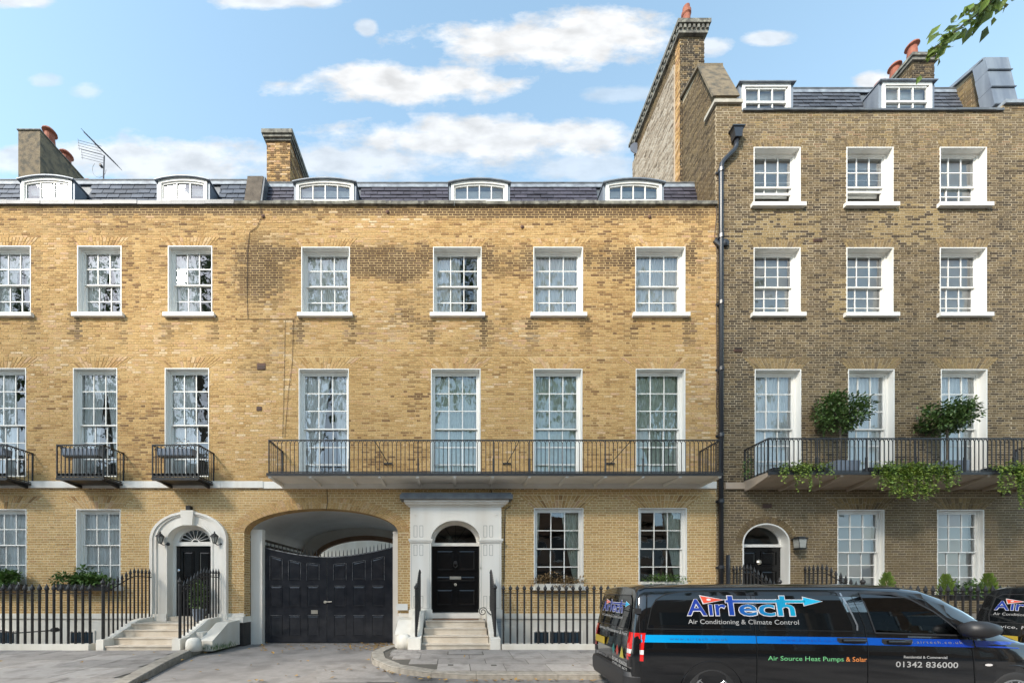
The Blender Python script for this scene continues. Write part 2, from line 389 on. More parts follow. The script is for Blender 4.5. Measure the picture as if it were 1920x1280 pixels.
def leaves_in(mb, c, rad, n, size, rg, lim=None, clump=0):
    """leaf faces through an ellipsoid, denser near its skin, in clumps"""
    c = Vector(c); cl = []
    for _ in range(max(1, clump)):
        d = Vector((rg.gauss(0, 1), rg.gauss(0, 1), rg.gauss(0, 1))).normalized() * (rg.random()**.45)
        cl.append(Vector((d.x*rad[0], d.y*rad[1], d.z*rad[2])))
    for _ in range(n):
        d = Vector((rg.gauss(0, 1), rg.gauss(0, 1), rg.gauss(0, 1))).normalized()
        if clump:
            q = rg.choice(cl); rr = rg.random()**.5*.34; p = c + q + Vector((d.x*rad[0], d.y*rad[1], d.z*rad[2]))*rr
        else:
            rr = rg.random()**.5; p = c + Vector((d.x*rad[0]*rr, d.y*rad[1]*rr, d.z*rad[2]*rr))
        if lim and not lim(p): continue
        dd = (d + Vector((rg.uniform(-.7, .7), rg.uniform(-.7, .7), rg.uniform(-.6, .3)))).normalized()
        mb.leaf(p, dd, Vector((rg.uniform(-.4, .4), rg.uniform(-.4, .4), 1)), size*rg.uniform(.6, 1.3), size*rg.uniform(.4, .7))

# ------------------------------------------------------------------ brickwork
CH, MJ, ST, HD = .0757, .0195, .255, .115
def bricks(u0, u1, z0, z1, excl, seed):
    rg = random.Random(seed); out = []; P = ST + HD + 2*MJ
    i = 0; z = z0
    while z < z1 - .02:
        za, zb = z + MJ*.5, min(z + CH - MJ*.5, z1); zm = (za+zb)/2
        cuts = sorted(c for e in excl for c in e(zm))
        segs = []; a = u0
        for c0, c1 in cuts:
            if c1 <= a: continue
            if c0 > a: segs.append((a, min(c0, u1)))
            a = max(a, c1)
            if a >= u1: break
        if a < u1: segs.append((a, u1))
        off = (i % 2) * (P/2) + rg.uniform(-.02, .02)
        k = math.floor((u0 - off)/P) - 1
        x = k*P + off; head = False
        spans = []
        while x < u1:
            w = HD if head else ST
            spans.append((x, x+w, head)); x += w + MJ; head = not head
        for s0, s1 in segs:
            if s1 - s0 < .02: continue
            for b0, b1, hd in spans:
                if b1 <= s0 or b0 >= s1: continue
                full = b0 >= s0 and b1 <= s1
                c0, c1 = max(b0, s0), min(b1, s1)
                if c1 - c0 < .025: continue
                out.append((c0, c1, za, zb, hd, full, rg.random(), rg.uniform(-.0035, .004)))
        z += CH; i += 1
    return out
UNIT = {}
def lay(wall, org, U, Nn, u0, u1, z0, z1, excl, mat, seed, singles=0, soot=None, tone=None, name='brick_courses'):
    """lay Flemish-bond bricks on a face: nearest ones as single objects, the rest joined"""
    org, U, Nn = Vector(org), Vector(U), Vector(Nn)
    bl = bricks(u0, u1, z0, z1, excl, seed)
    rec = []
    for (a, b, za, zb, hd, full, r, pr) in bl:
        cx, cz = (a+b)/2, (za+zb)/2
        t = tone(cx, cz, r) if tone else r
        s = soot(cx, cz, (r*7919.13) % 1) if soot else 0.0
        p = org + U*cx; d = (p.x**2 + p.y**2 + (cz-EYE)**2)
        rec.append((d, a, b, za, zb, hd, full, t, s, pr))
    single = set()
    if singles:
        idx = sorted((r[0], i) for i, r in enumerate(rec) if r[6])[:singles]
        single = {i for _, i in idx}
    mb = MB(); tn, sn = [], []
    for i, (d, a, b, za, zb, hd, full, t, s, pr) in enumerate(rec):
        if i in single:
            key = (mat, hd, tuple(U), tuple(Nn))
            if key not in UNIT:
                m2 = MB(); w = HD if hd else ST; h = CH - MJ
                q = [U*0, U*w, U*w, U*0]; zz = [0, 0, h, h]
                lo = [q[k] + Vector((0, 0, zz[k])) for k in range(4)]
                m2.hexa(lo, [p - Nn*.014 for p in lo]); UNIT[key] = m2.mesh('brick')
            o = link('brick', UNIT[key], mat + '_single', wall)
            o.location = org + U*a + Nn*pr + Vector((0, 0, za)); o['tone'] = t; o['soot'] = s
            continue
        lo = []
        for (u, z) in ((a, za), (b, za), (b, zb), (a, zb)): lo.append(org + U*u + Nn*pr + Vector((0, 0, z)))
        hi = [p - Nn*(.014+pr) for p in lo]
        n = len(mb.v); mb.v += [tuple(p) for p in lo] + [tuple(p) for p in hi]
        mb.f += [(n, n+1, n+2, n+3)] + [(n+k, n+4+k, n+4+(k+1) % 4, n+(k+1) % 4) for k in range(4)]
        tn += [t]*5; sn += [s]*5
    o = mb.build(name, mat, wall, kind='stuff'); toned(o, tn, sn)
    return o
def toned(o, tn, sn):
    for nm, vals in (('tone', tn), ('soot', sn)):
        a = o.data.attributes.new(nm, 'FLOAT', 'FACE'); a.data.foreach_set('value', vals)
def sheet(x0, x1, z0, z1, Y, rects):
    xs = sorted({x0, x1} | {min(max(v, x0), x1) for r in rects for v in (r[0], r[1])})
    zs = sorted({z0, z1} | {min(max(v, z0), z1) for r in rects for v in (r[2], r[3])})
    mb = MB()
    for a, b in zip(xs, xs[1:]):
        for c, d in zip(zs, zs[1:]):
            mx, mz = (a+b)/2, (c+d)/2
            if any(r[0] < mx < r[1] and r[2] < mz < r[3] for r in rects): continue
            mb.face([(a, Y, c), (b, Y, c), (b, Y, d), (a, Y, d)])
    return mb
def flat_arch(H, x0, x1, zt, h, sp, mat, seed, rise=0.0):
    rg = random.Random(seed); n = max(8, round((x1-x0)/.088)); mb = MB(); tn, sn = [], []
    for k in range(n):
        def col(q, top):
            f = q/n; c = x0 + (x1-x0)*f
            return (c + (sp*(2*f-1) if top else 0), zt + (h if top else 0) + (rise*(1-(2*f-1)**2)))
        g = .095
        split = rg.choice((.45, .62))
        for f0, f1 in ((0, split-.02), (split+.02, 1)):
            def pt(q, f):
                b, t = col(q, 0), col(q, 1); return (b[0]+(t[0]-b[0])*f, b[1]+(t[1]-b[1])*f)
            q = [pt(k+g, f0), pt(k+1-g, f0), pt(k+1-g, f1), pt(k+g, f1)]
            pr = rg.uniform(-.002, .003)
            mb.hexa([(u, 11.997-pr, z) for u, z in q], [(u, 12.015, z) for u, z in q])
            tn += [rg.uniform(.42, .92) if rg.random() < .85 else rg.uniform(.1, .4)]*6 if 'yellow' in mat else [rg.uniform(.86, .97) if rg.random() < .8 else rg.uniform(.5, .8)]*6; sn += [.12*rg.random()]*6
    o = mb.build('flat_arch', mat, H, kind='stuff'); toned(o, tn, sn)

# ------------------------------------------------------------------ sash windows
def curtain(a0, a1, z0, z1, y, fold=.12, amp=.025, taper=None):
    mb = MB(); n = max(8, int((a1-a0)/fold*8)); ph = rnd.random()*6; rows = 6
    for j in range(rows+1):
        f = j/rows; z = z0 + (z1-z0)*f
        l, r = taper(f) if taper else (a0, a1)
        for i in range(n+1):
            g = i/n; x = l + (r-l)*g
            mb.v.append((x, y + amp*math.sin(g*(a1-a0)/fold*6.283+ph+.4*math.sin(f*3)), z))
    for j in range(rows):
        for i in range(n):
            b = j*(n+1)+i; mb.f.append((b, b+1, b+n+2, b+n+1))
    return mb
def window(H, px, inside='sheer', cols=3, rt=2, rb=2, rev=.2, meet=.5, sill=7, raised=0.0, tint='pane_glass', sillx=.1, thick=.028, fw=.06, cloth='curtain'):
    x0, x1, zt, zb = fx(px[0]), fx(px[2]), fz(px[1]), fz(px[3])
    yf = 12 + rev
    mb = MB(); lw = .025
    mb.ring(x0, x1, zb, zt, lw, 11.994, yf, wb=0)
    a0, a1 = x0+lw, x1-lw; c1 = zt-lw
    mb.ring(a0, a1, zb, c1, fw, yf-.03, yf+.11, wb=.03, wt=fw)
    w = mb.build('window', 'white_paint', H)
    a0 += fw; a1 -= fw; c1 -= fw; c0 = zb+.03
    if sill:
        s = MB(); hs = sill/60
        s.box(x0-sillx, x1+sillx, 11.90, 12.0, zb-hs+.02, zb+.02); s.box(x0+.002, x1-.002, 12.0, yf-.03, zb-hs+.02, zb+.012)
        s.build('sill', 'white_paint', w)
    zm = c1 - (c1-c0)*meet
    for top in (1, 0):
        q0, q1 = (zm-.02, c1) if top else (c0, zm+.02)
        if not top: q0 += raised; q1 += raised
        y0 = yf + (0 if top else .05); y1 = y0+.04
        sm = MB(); sm.ring(a0, a1, q0, q1, .04, y0, y1, wb=.035 if top else .06, wt=.04 if top else .035)
        g0, g1, h0, h1 = a0+.04, a1-.04, q0+(.035 if top else .06), q1-(.04 if top else .035)
        rows = rt if top else rb
        for i in range(1, cols): x = g0+(g1-g0)*i/cols; sm.box(x-thick/2, x+thick/2, y0+.004, y1-.004, h0, h1)
        for j in range(1, rows): z = h0+(h1-h0)*j/rows; sm.box(g0, g1, y0+.008, y1-.008, z-thick/2, z+thick/2)
        sm.build('sash', 'white_paint', w)
        for i in range(cols):
            for j in range(rows):
                p0, p1 = g0+(g1-g0)*i/cols, g0+(g1-g0)*(i+1)/cols; r0, r1 = h0+(h1-h0)*j/rows, h0+(h1-h0)*(j+1)/rows
                ym = (y0+y1)/2; ta, tb = rnd.gauss(0, .0028), rnd.gauss(0, .0028)
                pm = MB(); pm.face([(p0, ym-ta-tb, r0), (p1, ym+ta-tb, r0), (p1, ym+ta+tb, r1), (p0, ym-ta+tb, r1)])
                pm.build('pane', tint, w)
    ry = yf+.14
    dk = 'room_dark' if inside in ('drape', 'dark') else 'room'
    rm = MB(); e = .25
    X0, X1, Z0, Z1, Y1 = x0-e, x1+e, zb-.15, zt+.15, ry+1.6
    rm.face([(X0, Y1, Z0), (X1, Y1, Z0), (X1, Y1, Z1), (X0, Y1, Z1)]); rm.face([(X0, 12.02, Z0), (X0, Y1, Z0), (X0, Y1, Z1), (X0, 12.02, Z1)])
    rm.face([(X1, 12.02, Z0), (X1, Y1, Z0), (X1, Y1, Z1), (X1, 12.02, Z1)]); rm.face([(X0, 12.02, Z0), (X1, 12.02, Z0), (X1, Y1, Z0), (X0, Y1, Z0)])
    rm.face([(X0, 12.02, Z1), (X1, 12.02, Z1), (X1, Y1, Z1), (X0, Y1, Z1)])
    rm.build('room_interior', dk, w)
    W_ = a1-a0; hh = c1-c0
    if inside == 'sheer': curtain(a0-.05, a1+.05, c0, c1, ry).build('curtain', cloth, w, smooth=True)
    elif inside == 'split':
        curtain(a0-.05, a0+W_*.5, c0, c1, ry, taper=lambda f: (a0-.05, a0+W_*(.30+.28*f))).build('curtain', 'curtain', w, smooth=True)
        curtain(a0+W_*.6, a1+.05, c0, c1, ry, taper=lambda f: (a0+W_*(.86-.3*f), a1+.05)).build('curtain', 'curtain', w, smooth=True)
    elif inside == 'side':
        curtain(a0-.05, a0+W_*.55, c0, c1, ry, taper=lambda f: (a0-.05, a0+W_*(.62-.06*f))).build('curtain', 'curtain', w, smooth=True)
        curtain(a0+W_*.9, a1+.05, c0, c1, ry+.08).build('curtain', 'curtain', w, smooth=True)
    elif inside == 'drape':
        curtain(a0+W_*.7, a1+.08, c0, c1, ry, fold=.08, taper=lambda f: (a0+W_*(.93-.33*f**.8), a1+.06)).build('curtain', 'curtain_green', w, smooth=True)
        curtain(a0-.1, a0+W_*.1, c0, c1, ry, fold=.08, taper=lambda f: (a0-.1, a0+W_*(.02+.09*f))).build('curtain', 'curtain_green', w, smooth=True)
    elif inside in ('blind', 'halfblind'):
        b = MB(); z = c1; lim = c0 if inside == 'blind' else c0+hh*.35
        while z > lim:
            b.hexa([(a0, ry+.0, z), (a1, ry+.03, z), (a1, ry+.03, z-.004), (a0, ry+.03, z-.004)], [(a0, ry+.055, z-.034), (a1, ry+.055, z-.034), (a1, ry+.055, z-.038), (a0, ry+.055, z-.038)]); z -= .036
        b.build('blind', 'blind', w, kind='stuff')
    return w

def railing_panel(parent, pts, zb, zt, step, r, mat='iron_black', gothic=True, post=None):
    """balusters, rails and pointed tops along a polyline of (x, y)"""
    for (x0, y0), (x1, y1) in zip(pts, pts[1:]):
        for z, rr in ((zt, .022), (zb+.05, .018), (zb+.005, .022)): MB().tube([(x0, y0, z), (x1, y1, z)], rr, 4).build('rail', mat, parent)
    bm = MB(); bm.tube([(0, 0, zb), (0, 0, zt-.11 if gothic else zt)], r, 5)
    me = bm.mesh('baluster'); me.materials.append(MATS[mat])
    tops = MB()
    for (x0, y0), (x1, y1) in zip(pts, pts[1:]):
        ln = math.hypot(x1-x0, y1-y0); n = max(1, round(ln/step))
        for k in range(n+1):
            f = k/n; p = (x0+(x1-x0)*f, y0+(y1-y0)*f)
            o = link('baluster', me, mat, parent); o.location = (p[0], p[1], 0)
            if k < n and gothic:
                q = (x0+(x1-x0)*(k+1)/n, y0+(y1-y0)*(k+1)/n)
                L_ = lambda f2, z: (p[0]+(q[0]-p[0])*f2, p[1]+(q[1]-p[1])*f2, z)
                tops.tube([L_(0, zt-.115), L_(.08, zt-.06), L_(.5, zt)], r*.8, 4); tops.tube([L_(1, zt-.115), L_(.92, zt-.06), L_(.5, zt)], r*.8, 4)
    for (x0, y0) in pts: MB().tube([(x0, y0, zb), (x0, y0, zt+.02)], r*1.9, 5).build('post', mat, parent)
    if post:
        for x in post: MB().tube([(x, pts[1][1], zb), (x, pts[1][1], zb+(zt-zb)*.45), (x, pts[1][1], zb+(zt-zb)*.46), (x, pts[1][1], zt)], [r*2.4, r*2.4, r*1.3, r*1.3], 6).build('post', mat, parent)
    if gothic: tops.build('pointed_tops', mat, parent, kind='stuff')

# ------------------------------------------------------------------ roofs
def slate_roof(H, x0, x1, yb, zb, yt, zt, mat, gaps, w, e, zvis):
    """mansard slope with every slate a piece of its own; gaps are dormers"""
    r = MB(); r.face([(x0, yb+.03, zb), (x1, yb+.03, zb), (x1, yt+.03, zt), (x0, yt+.03, zt)]); r.face([(x0, yt+.03, zt), (x1, yt+.03, zt), (x1, 20, zt+.2), (x0, 20, zt+.2)])
    ro = r.build('roof', 'lead_dark', H)
    S_ = Vector((0, yt-yb, zt-zb)); ln = S_.length; S_.normalize(); Nn = Vector((0, -S_.z, S_.y))
    meshes = {}
    def smesh(wd):
        key = round(wd, 3)
        if key not in meshes:
            m = MB(); lo = []
            for u, s, n in ((.008, -.02, .032), (wd-.008, -.02, .032), (wd-.008, e+.03, .006), (.008, e+.03, .006)): lo.append(Vector((u, 0, 0)) + S_*s + Nn*n)
            m.hexa(lo, [p - Nn*.012 for p in lo]); meshes[key] = m.mesh('slate'); meshes[key].materials.append(MATS[mat])
        return meshes[key]
    row = 0; s = ln - e - .16
    while s > -e:
        base = Vector((0, yb, zb)) + S_*s
        if base.z + e < zvis: break
        x = x0 - (row % 2)*w*.5
        while x < x1:
            a, b = max(x, x0), min(x+w, x1)
            for g0, g1 in gaps:
                if a < g1 and b > g0:
                    if a < g0: b = min(b, g0)
                    elif b > g1: a = max(a, g1)
                    else: b = a
            if b-a > .06:
                o = link('slate', smesh(b-a), mat, ro); o.location = (a, base.y+rnd.uniform(-.004, .004), base.z+rnd.uniform(-.006, .006))
            x += w
        row += 1; s -= e
    f = MB(); f.tube([(x0, yt-.01, zt+.02), (x1, yt-.01, zt+.02)], .045, 8)
    p0 = Vector((0, yb, zb)) + S_*(ln-.17) + Nn*.035; p1 = Vector((0, yb, zb)) + S_*ln + Nn*.035
    f.build('ridge_roll', 'lead_dark', ro)
    g = MB(); g.hexa([(x0, p0.y, p0.z), (x1, p0.y, p0.z), (x1, p1.y, p1.z), (x0, p1.y, p1.z)], [(x0, p0.y+.03, p0.z), (x1, p0.y+.03, p0.z), (x1, p1.y+.03, p1.z), (x0, p1.y+.03, p1.z)])
    g.build('lead_flashing', 'lead_pale', ro)
    return ro
def dormer(H, px, Y, curved, cols, rows, lead=.075, hs=None):
    x0, x1, zt, zb = fx(px[0], Y), fx(px[2], Y), fz(px[1], Y), fz(px[3], Y)
    c, hw = (x0+x1)/2, (x1-x0)/2; sag = .10 if curved else 0.0; n = 12 if curved else 1
    top = lambda x, d=0: zt - sag*((x-c)/hw)**2 - d
    zb -= .25
    fr = MB()
    fr.box(x0, x0+.09, Y, Y+.1, zb, top(x0)); fr.box(x1-.09, x1, Y, Y+.1, zb, top(x1))
    xs = [x0+.09+(x1-x0-.18)*i/n for i in range(n+1)]
    for a, b in zip(xs, xs[1:]):
        fr.hexa([(a, Y, top(a, .09)), (b, Y, top(b, .09)), (b, Y, top(b)), (a, Y, top(a))], [(a, Y+.1, top(a, .09)), (b, Y+.1, top(b, .09)), (b, Y+.1, top(b)), (a, Y+.1, top(a))])
        fr.hexa([(a, Y+.03, top(a, .14)), (b, Y+.03, top(b, .14)), (b, Y+.03, top(b, .092)), (a, Y+.03, top(a, .092))], [(a, Y+.09, top(a, .14)), (b, Y+.09, top(b, .14)), (b, Y+.09, top(b, .092)), (a, Y+.09, top(a, .092))])
    gb = fz(px[3], Y) + .08
    fr.box(x0+.09, x1-.09, Y+.02, Y+.1, zb, gb)
    fr.box(x0+.092, x0+.135, Y+.03, Y+.09, gb, top(x0, .1)); fr.box(x1-.135, x1-.092, Y+.03, Y+.09, gb, top(x1, .1))
    g0, g1 = x0+.135, x1-.135
    for i in range(1, cols): x = g0+(g1-g0)*i/cols; fr.box(x-.016, x+.016, Y+.035, Y+.085, gb, top(x, .13))
    zz = [gb]
    if hs: fr.box(g0, g1, Y+.015, Y+.09, hs-.03, hs+.03); zz.append(hs)
    d = fr.build('dormer', 'white_paint', H)
    for i in range(cols):
        a, b = g0+(g1-g0)*i/cols, g0+(g1-g0)*(i+1)/cols
        for lo, hi in (((gb, hs), (hs, None)) if hs else ((gb, None),)):
            t = rnd.gauss(0, .004)
            pm = MB(); pm.face([(a, Y+.06-t, lo), (b, Y+.06+t, lo), (b, Y+.06+t, hi or top(b, .13)), (a, Y+.06-t, hi or top(a, .13))]); pm.build('pane', 'pane_glass', d)
    MB().box(x0-lead, x0-.002, Y+.03, Y+1.4, zb, top(x0)).build('cheek', 'lead', d); MB().box(x1+.002, x1+lead, Y+.03, Y+1.4, zb, top(x1)).build('cheek', 'lead', d)
    rf = MB(); xs = [x0-lead-.03+(x1-x0+2*lead+.06)*i/n for i in range(n+1)]
    for a, b in zip(xs, xs[1:]):
        rf.hexa([(a, Y-.06, top(a)+.004), (b, Y-.06, top(b)+.004), (b, Y-.06, top(b)+.035), (a, Y-.06, top(a)+.035)], [(a, Y+1.5, top(a)+.004), (b, Y+1.5, top(b)+.004), (b, Y+1.5, top(b)+.035), (a, Y+1.5, top(a)+.035)])
    rf.build('dormer_roof', 'lead', d)
    rm = MB(); rm.face([(x0, Y+1.3, zb), (x1, Y+1.3, zb), (x1, Y+1.3, zt), (x0, Y+1.3, zt)]); rm.build('room_interior', 'room', d)
    bl = MB(); z = top(x0, .1)
    zl = gb + (z-gb)*rnd.choice((.35, .5, .2))
    while z > zl: bl.box(x0+.1, x1-.1, Y+.16, Y+.165, z-.03, z); z -= .036
    bl.build('blind', 'blind', d, kind='stuff')
    return x0-lead-.02, x1+lead+.02
def pot(parent, x, y, z, h, r, cowl=True):
    m = MB(); m.lathe([(r*1.05, 0), (r*1.05, h*.12), (r*.85, h*.16), (r*.78, h*.7), (r*.95, h*.74), (r*.95, h*.84), (r*.7, h*.86), (r*.7, h)] if not cowl else
                      [(r*1.0, 0), (r*.95, h*.1), (r*.85, h*.5), (r*.8, h*.7), (r*1.25, h*.78), (r*1.2, h*.84), (r*.8, h*.95), (r*.3, h)], (x, y, z), 14)
    return m.build('chimney_pot', 'terracotta', parent, smooth=False)

# ------------------------------------------------------------------ the houses
def patchy(spots, base):
    def f(x, z, r):
        px, py = x*60+850, 1108-(z-EYE)*60
        s = base + .25*max(0, mnoise.noise((x*.55, z*.7, 3.1))) + .12*mnoise.noise((x*2.2, z*3, 9))
        for cx, cy, hw, hh, a in spots:
            d = ((px-cx)/hw)**2 + ((py-cy)/hh)**2
            if d < 1.6: s += a*max(0, 1.25-d*.8)
        s = max(0, min(1, s))
        return 0.9*s if r < s else .25*s
    return f
SPOT_Y = [(490, 510, 60, 75, .75), (620, 475, 200, 16, .3), (735, 490, 90, 38, .5), (945, 490, 70, 34, .5), (770, 560, 45, 60, .35), (1150, 490, 60, 34, .55), (930, 600, 60, 30, .25),
          (700, 395, 650, 13, .5), (1100, 400, 240, 25, .35), (520, 620, 70, 40, .25), (490, 690, 40, 40, .3), (230, 395, 300, 12, .35), (200, 425, 260, 18, .3), (740, 610, 90, 30, .2), (1040, 605, 90, 14, .25),
          (1310, 640, 30, 300, .22), (140, 600, 20, 50, .2), (1240, 880, 60, 60, .1), (770, 700, 25, 30, .2), (860, 650, 250, 25, .15)]
for _x0, _x1 in ((-25, 58), (145, 228), (315, 398), (565, 656), (812, 903), (1000, 1093), (1191, 1285)):
    for _c in (_x0-4, _x1+4): SPOT_Y.append((_c, 618, 13, 34, .42)); SPOT_Y.append((_c+(6 if _c > _x0 else -6), 480, 12, 30, .3))
SPOT_Y = [(p, q, r, s, a*1.15) for p, q, r, s, a in SPOT_Y] + [(640, 540, 45, 60, .25), (720, 500, 70, 30, .35), (330, 560, 30, 80, .12), (1290, 470, 50, 70, .3), (1000, 395, 350, 16, .3)]
soot_y = patchy(SPOT_Y, .06)
soot_b = patchy([(1385, 640, 45, 260, .4), (1620, 650, 300, 70, .28), (1540, 380, 60, 200, .2), (1890, 500, 30, 300, .4), (1380, 950, 40, 80, .35), (1710, 520, 60, 100, .2)], .05)
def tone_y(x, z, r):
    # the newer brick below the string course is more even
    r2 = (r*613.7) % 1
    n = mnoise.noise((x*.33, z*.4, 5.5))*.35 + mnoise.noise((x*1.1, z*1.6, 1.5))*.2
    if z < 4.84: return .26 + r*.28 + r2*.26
    # paler patched band between upper windows, with reflected light put into the tone
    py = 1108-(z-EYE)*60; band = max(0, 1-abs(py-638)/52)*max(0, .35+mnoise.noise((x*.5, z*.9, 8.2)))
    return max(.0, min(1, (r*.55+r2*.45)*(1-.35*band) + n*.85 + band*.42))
def tone_r(x, z, r):
    px, py = x*60+850, 1108-(z-EYE)*60
    # yellower, newer parapet; warmer brown below the balcony
    if py < 300: return min(1, r*.6+.42)
    if py > 920: return min(1, r*.5+.38)
    for cx, cy, hw, hh in ((1440, 440, 70, 50), (1700, 420, 80, 40), (1590, 560, 40, 40), (1480, 430, 60, 50)):
        if ((px-cx)/hw)**2+((py-cy)/hh)**2 < 1 and r > .35: return .93
    return r*.9

def rect_ex(x0, x1, z0, z1): return lambda z: [(x0, x1)] if z0 < z < z1 else []
def win_ex(px, h, sp):
    x0, x1, zt, zb = fx(px[0]), fx(px[2]), fz(px[1]), fz(px[3])
    def f(z):
        if zb-.02 < z < zt: return [(x0, x1)]
        if zt <= z < zt+h/60:
            s = (z-zt)/(h/60)*sp/60; return [(x0-s, x1+s)]
        return []
    return f, (x0, x1, zb, zt)
def arch_ex(cx, zs, rx, rz, z0):
    def f(z):
        if z0 < z <= zs: return [(cx-rx, cx+rx)]
        if zs < z < zs+rz:
            w = rx*math.sqrt(max(0, 1-((z-zs)/rz)**2)); return [(cx-w, cx+w)]
        return []
    return f
def spandrel(mb, cx, zs, rx, rz, ztop, Y, n=24):
    for k in range(n):
        a, b = math.pi*k/n, math.pi*(k+1)/n
        p, q = (cx+rx*math.cos(a), zs+rz*math.sin(a)), (cx+rx*math.cos(b), zs+rz*math.sin(b))
        mb.face([(q[0], Y, q[1]), (p[0], Y, p[1]), (p[0], Y, ztop), (q[0], Y, ztop)])
def voussoirs(H, cx, zs, ri, ro, mat, n, seed):
    rg = random.Random(seed); mb = MB(); tn, sn = [], []
    for k in range(n):
        a, b = math.pi*(k+.06)/n, math.pi*(k+.94)/n
        sp = rg.choice((.42, .58))
        for f0, f1 in ((0, sp-.015), (sp+.015, 1)):
            q = [(cx+(ri[0]+(ro[0]-ri[0])*f)*math.cos(t), zs+(ri[1]+(ro[1]-ri[1])*f)*math.sin(t)) for t, f in ((a, f0), (a, f1), (b, f1), (b, f0))]
            pr = rg.uniform(0, .003)
            mb.hexa([(u, 11.996-pr, z) for u, z in q], [(u, 12.02, z) for u, z in q]); tn += [rg.uniform(.3, .9)]*6; sn += [.05*rg.random()]*6
    o = mb.build('brick_arch', mat, H, kind='stuff'); toned(o, tn, sn)

ZB = .95      # foot of the brickwork above the painted base
def house(name, label, X0, X1, ztop, mat, mortar, wins, extra_ex, extra_rects, seed, soot, tone, rev, z_arch=None):
    H = thing(name, label, 'house', ((X0+X1)/2, 12, 0))
    ex, rects = list(extra_ex), list(extra_rects)
    for wpx, arch, kw in wins:
        f, r = win_ex(wpx, *(arch or (0, 0))); ex.append(f); rects.append(r)
    wl = sheet(X0, X1, ZB, ztop, 12.0045, rects)
    if z_arch: z_arch(wl)
    wall = wl.build('wall', mortar, H)
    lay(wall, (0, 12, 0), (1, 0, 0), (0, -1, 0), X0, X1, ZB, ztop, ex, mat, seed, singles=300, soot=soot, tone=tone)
    for i, (wpx, arch, kw) in enumerate(wins):
        window(H, wpx, **{**dict(rev=rev), **kw})
        if arch: flat_arch(H, fx(wpx[0]), fx(wpx[2]), fz(wpx[1]), arch[0]/60, arch[1]/60, mat, seed*50+i, rise=kw.get('_r', 0))
    return H
A2, A1, A0 = (16, 14), (21, 30), (24, 30)

# ---- left house
XL0, XC0, XR0, XN0, XE = fx(-160), fx(441), fx(1343), fx(1897), fx(2130)
winsL = []
for i, x in enumerate((-25, 145, 315)):
    winsL.append(((x, 461, x+83, 590), A2, dict(inside='split' if i < 2 else 'side')))
for i, x in enumerate((-34, 137, 309)):
    winsL.append(((x, 690, x+83, 893), A1, dict(inside=('side', 'split', 'side')[i], rt=3, rb=3, meet=.5, sill=0)))
for x in (-33, 143):
    winsL.append(((x, 954, x+83, 1100), A0, dict(inside='sheer', rt=2, rb=2, meet=.44, sill=8)))
DLX, DLZ = fx(357), fz(1012)
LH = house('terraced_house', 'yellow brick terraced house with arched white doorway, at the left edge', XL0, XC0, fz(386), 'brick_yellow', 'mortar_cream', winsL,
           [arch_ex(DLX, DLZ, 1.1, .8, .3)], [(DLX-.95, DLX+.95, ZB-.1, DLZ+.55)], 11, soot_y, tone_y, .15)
# ---- middle house
winsC = []
for i, (a, b) in enumerate(((565, 656), (812, 903), (1000, 1093), (1191, 1285))):
    winsC.append(((a, 463, b, 590), A2, dict(inside=('sheer', 'side', 'sheer', 'sheer')[i])))
for i, (a, b) in enumerate(((560, 654), (808, 901), (1000, 1092), (1192, 1285))):
    winsC.append(((a, 691, b, 904), A1, dict(inside=('split', 'sheer', 'sheer', 'sheer')[i], cloth='curtain_green', rt=3, rb=3, meet=.5, sill=0)))
for a, b in ((1001, 1094), (1197, 1288)):
    winsC.append(((a, 952, b, 1100), A0, dict(inside='drape', rev=.10, meet=.5, sill=7)))
GX, GZ, GRX, GRZ = fx(602), fz(998), 2.4, .75
DCX, DCZ = fx(854), fz(1013)
def gate_sp(mb): spandrel(mb, GX, GZ, GRX, GRZ, GZ+GRZ, 12.0045)
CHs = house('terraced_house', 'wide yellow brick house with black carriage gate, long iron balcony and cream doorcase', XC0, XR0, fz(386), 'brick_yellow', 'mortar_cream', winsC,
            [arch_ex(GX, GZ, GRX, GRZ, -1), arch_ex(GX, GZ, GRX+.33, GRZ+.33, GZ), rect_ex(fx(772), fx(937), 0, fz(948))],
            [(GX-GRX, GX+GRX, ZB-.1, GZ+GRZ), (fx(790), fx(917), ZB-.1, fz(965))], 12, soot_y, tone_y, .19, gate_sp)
# ---- right house
winsR = []
for i, x in enumerate((1413, 1587, 1762)):
    winsR.append(((x, 276, x+88, 385), (13, 5), dict(inside='halfblind', rt=2, rb=2, rev=.20, fw=.07, meet=.56, raised=(.55, .62, .1)[i])))
for i, x in enumerate((1413, 1587, 1762)):
    winsR.append(((x, 464, x+88, 590), (16, 9), dict(inside='blind', rt=3, rb=3, rev=.20, fw=.07, thick=.022)))
for i, x in enumerate((1415, 1590, 1764)):
    winsR.append(((x, 692, x+87, 895), (21, 22), dict(inside='sheer', rt=3, rb=3, rev=.20, fw=.07, meet=.52, sill=0)))
for x in (1570, 1757):
    winsR.append(((x, 955, x+88, 1110), (22, 24), dict(inside='blind', rt=3, rb=3, rev=.12, meet=.5)))
DRX, DRZ = fx(1436.5), fz(1018)
def rdoor_sp(mb): spandrel(mb, DRX, DRZ, .74, .62, DRZ+.62, 12.0045)
RH = house('terraced_house', 'tall brown brick house with slate dormers and ivy on its balcony', XR0, XN0, fz(209), 'brick_brown', 'mortar_grey', winsR,
           [arch_ex(DRX, DRZ, .74, .62, -1), arch_ex(DRX, DRZ, .97, .85, DRZ)], [(DRX-.74, DRX+.74, ZB-.1, DRZ+.62)], 13, soot_b, tone_r, .3, rdoor_sp)
NH = house('terraced_house', 'brown brick house cut off by the right edge, past the lead-capped wall', XN0, XE, fz(200), 'brick_brown', 'mortar_grey', [], [], [], 14, soot_b, tone_r, .3)

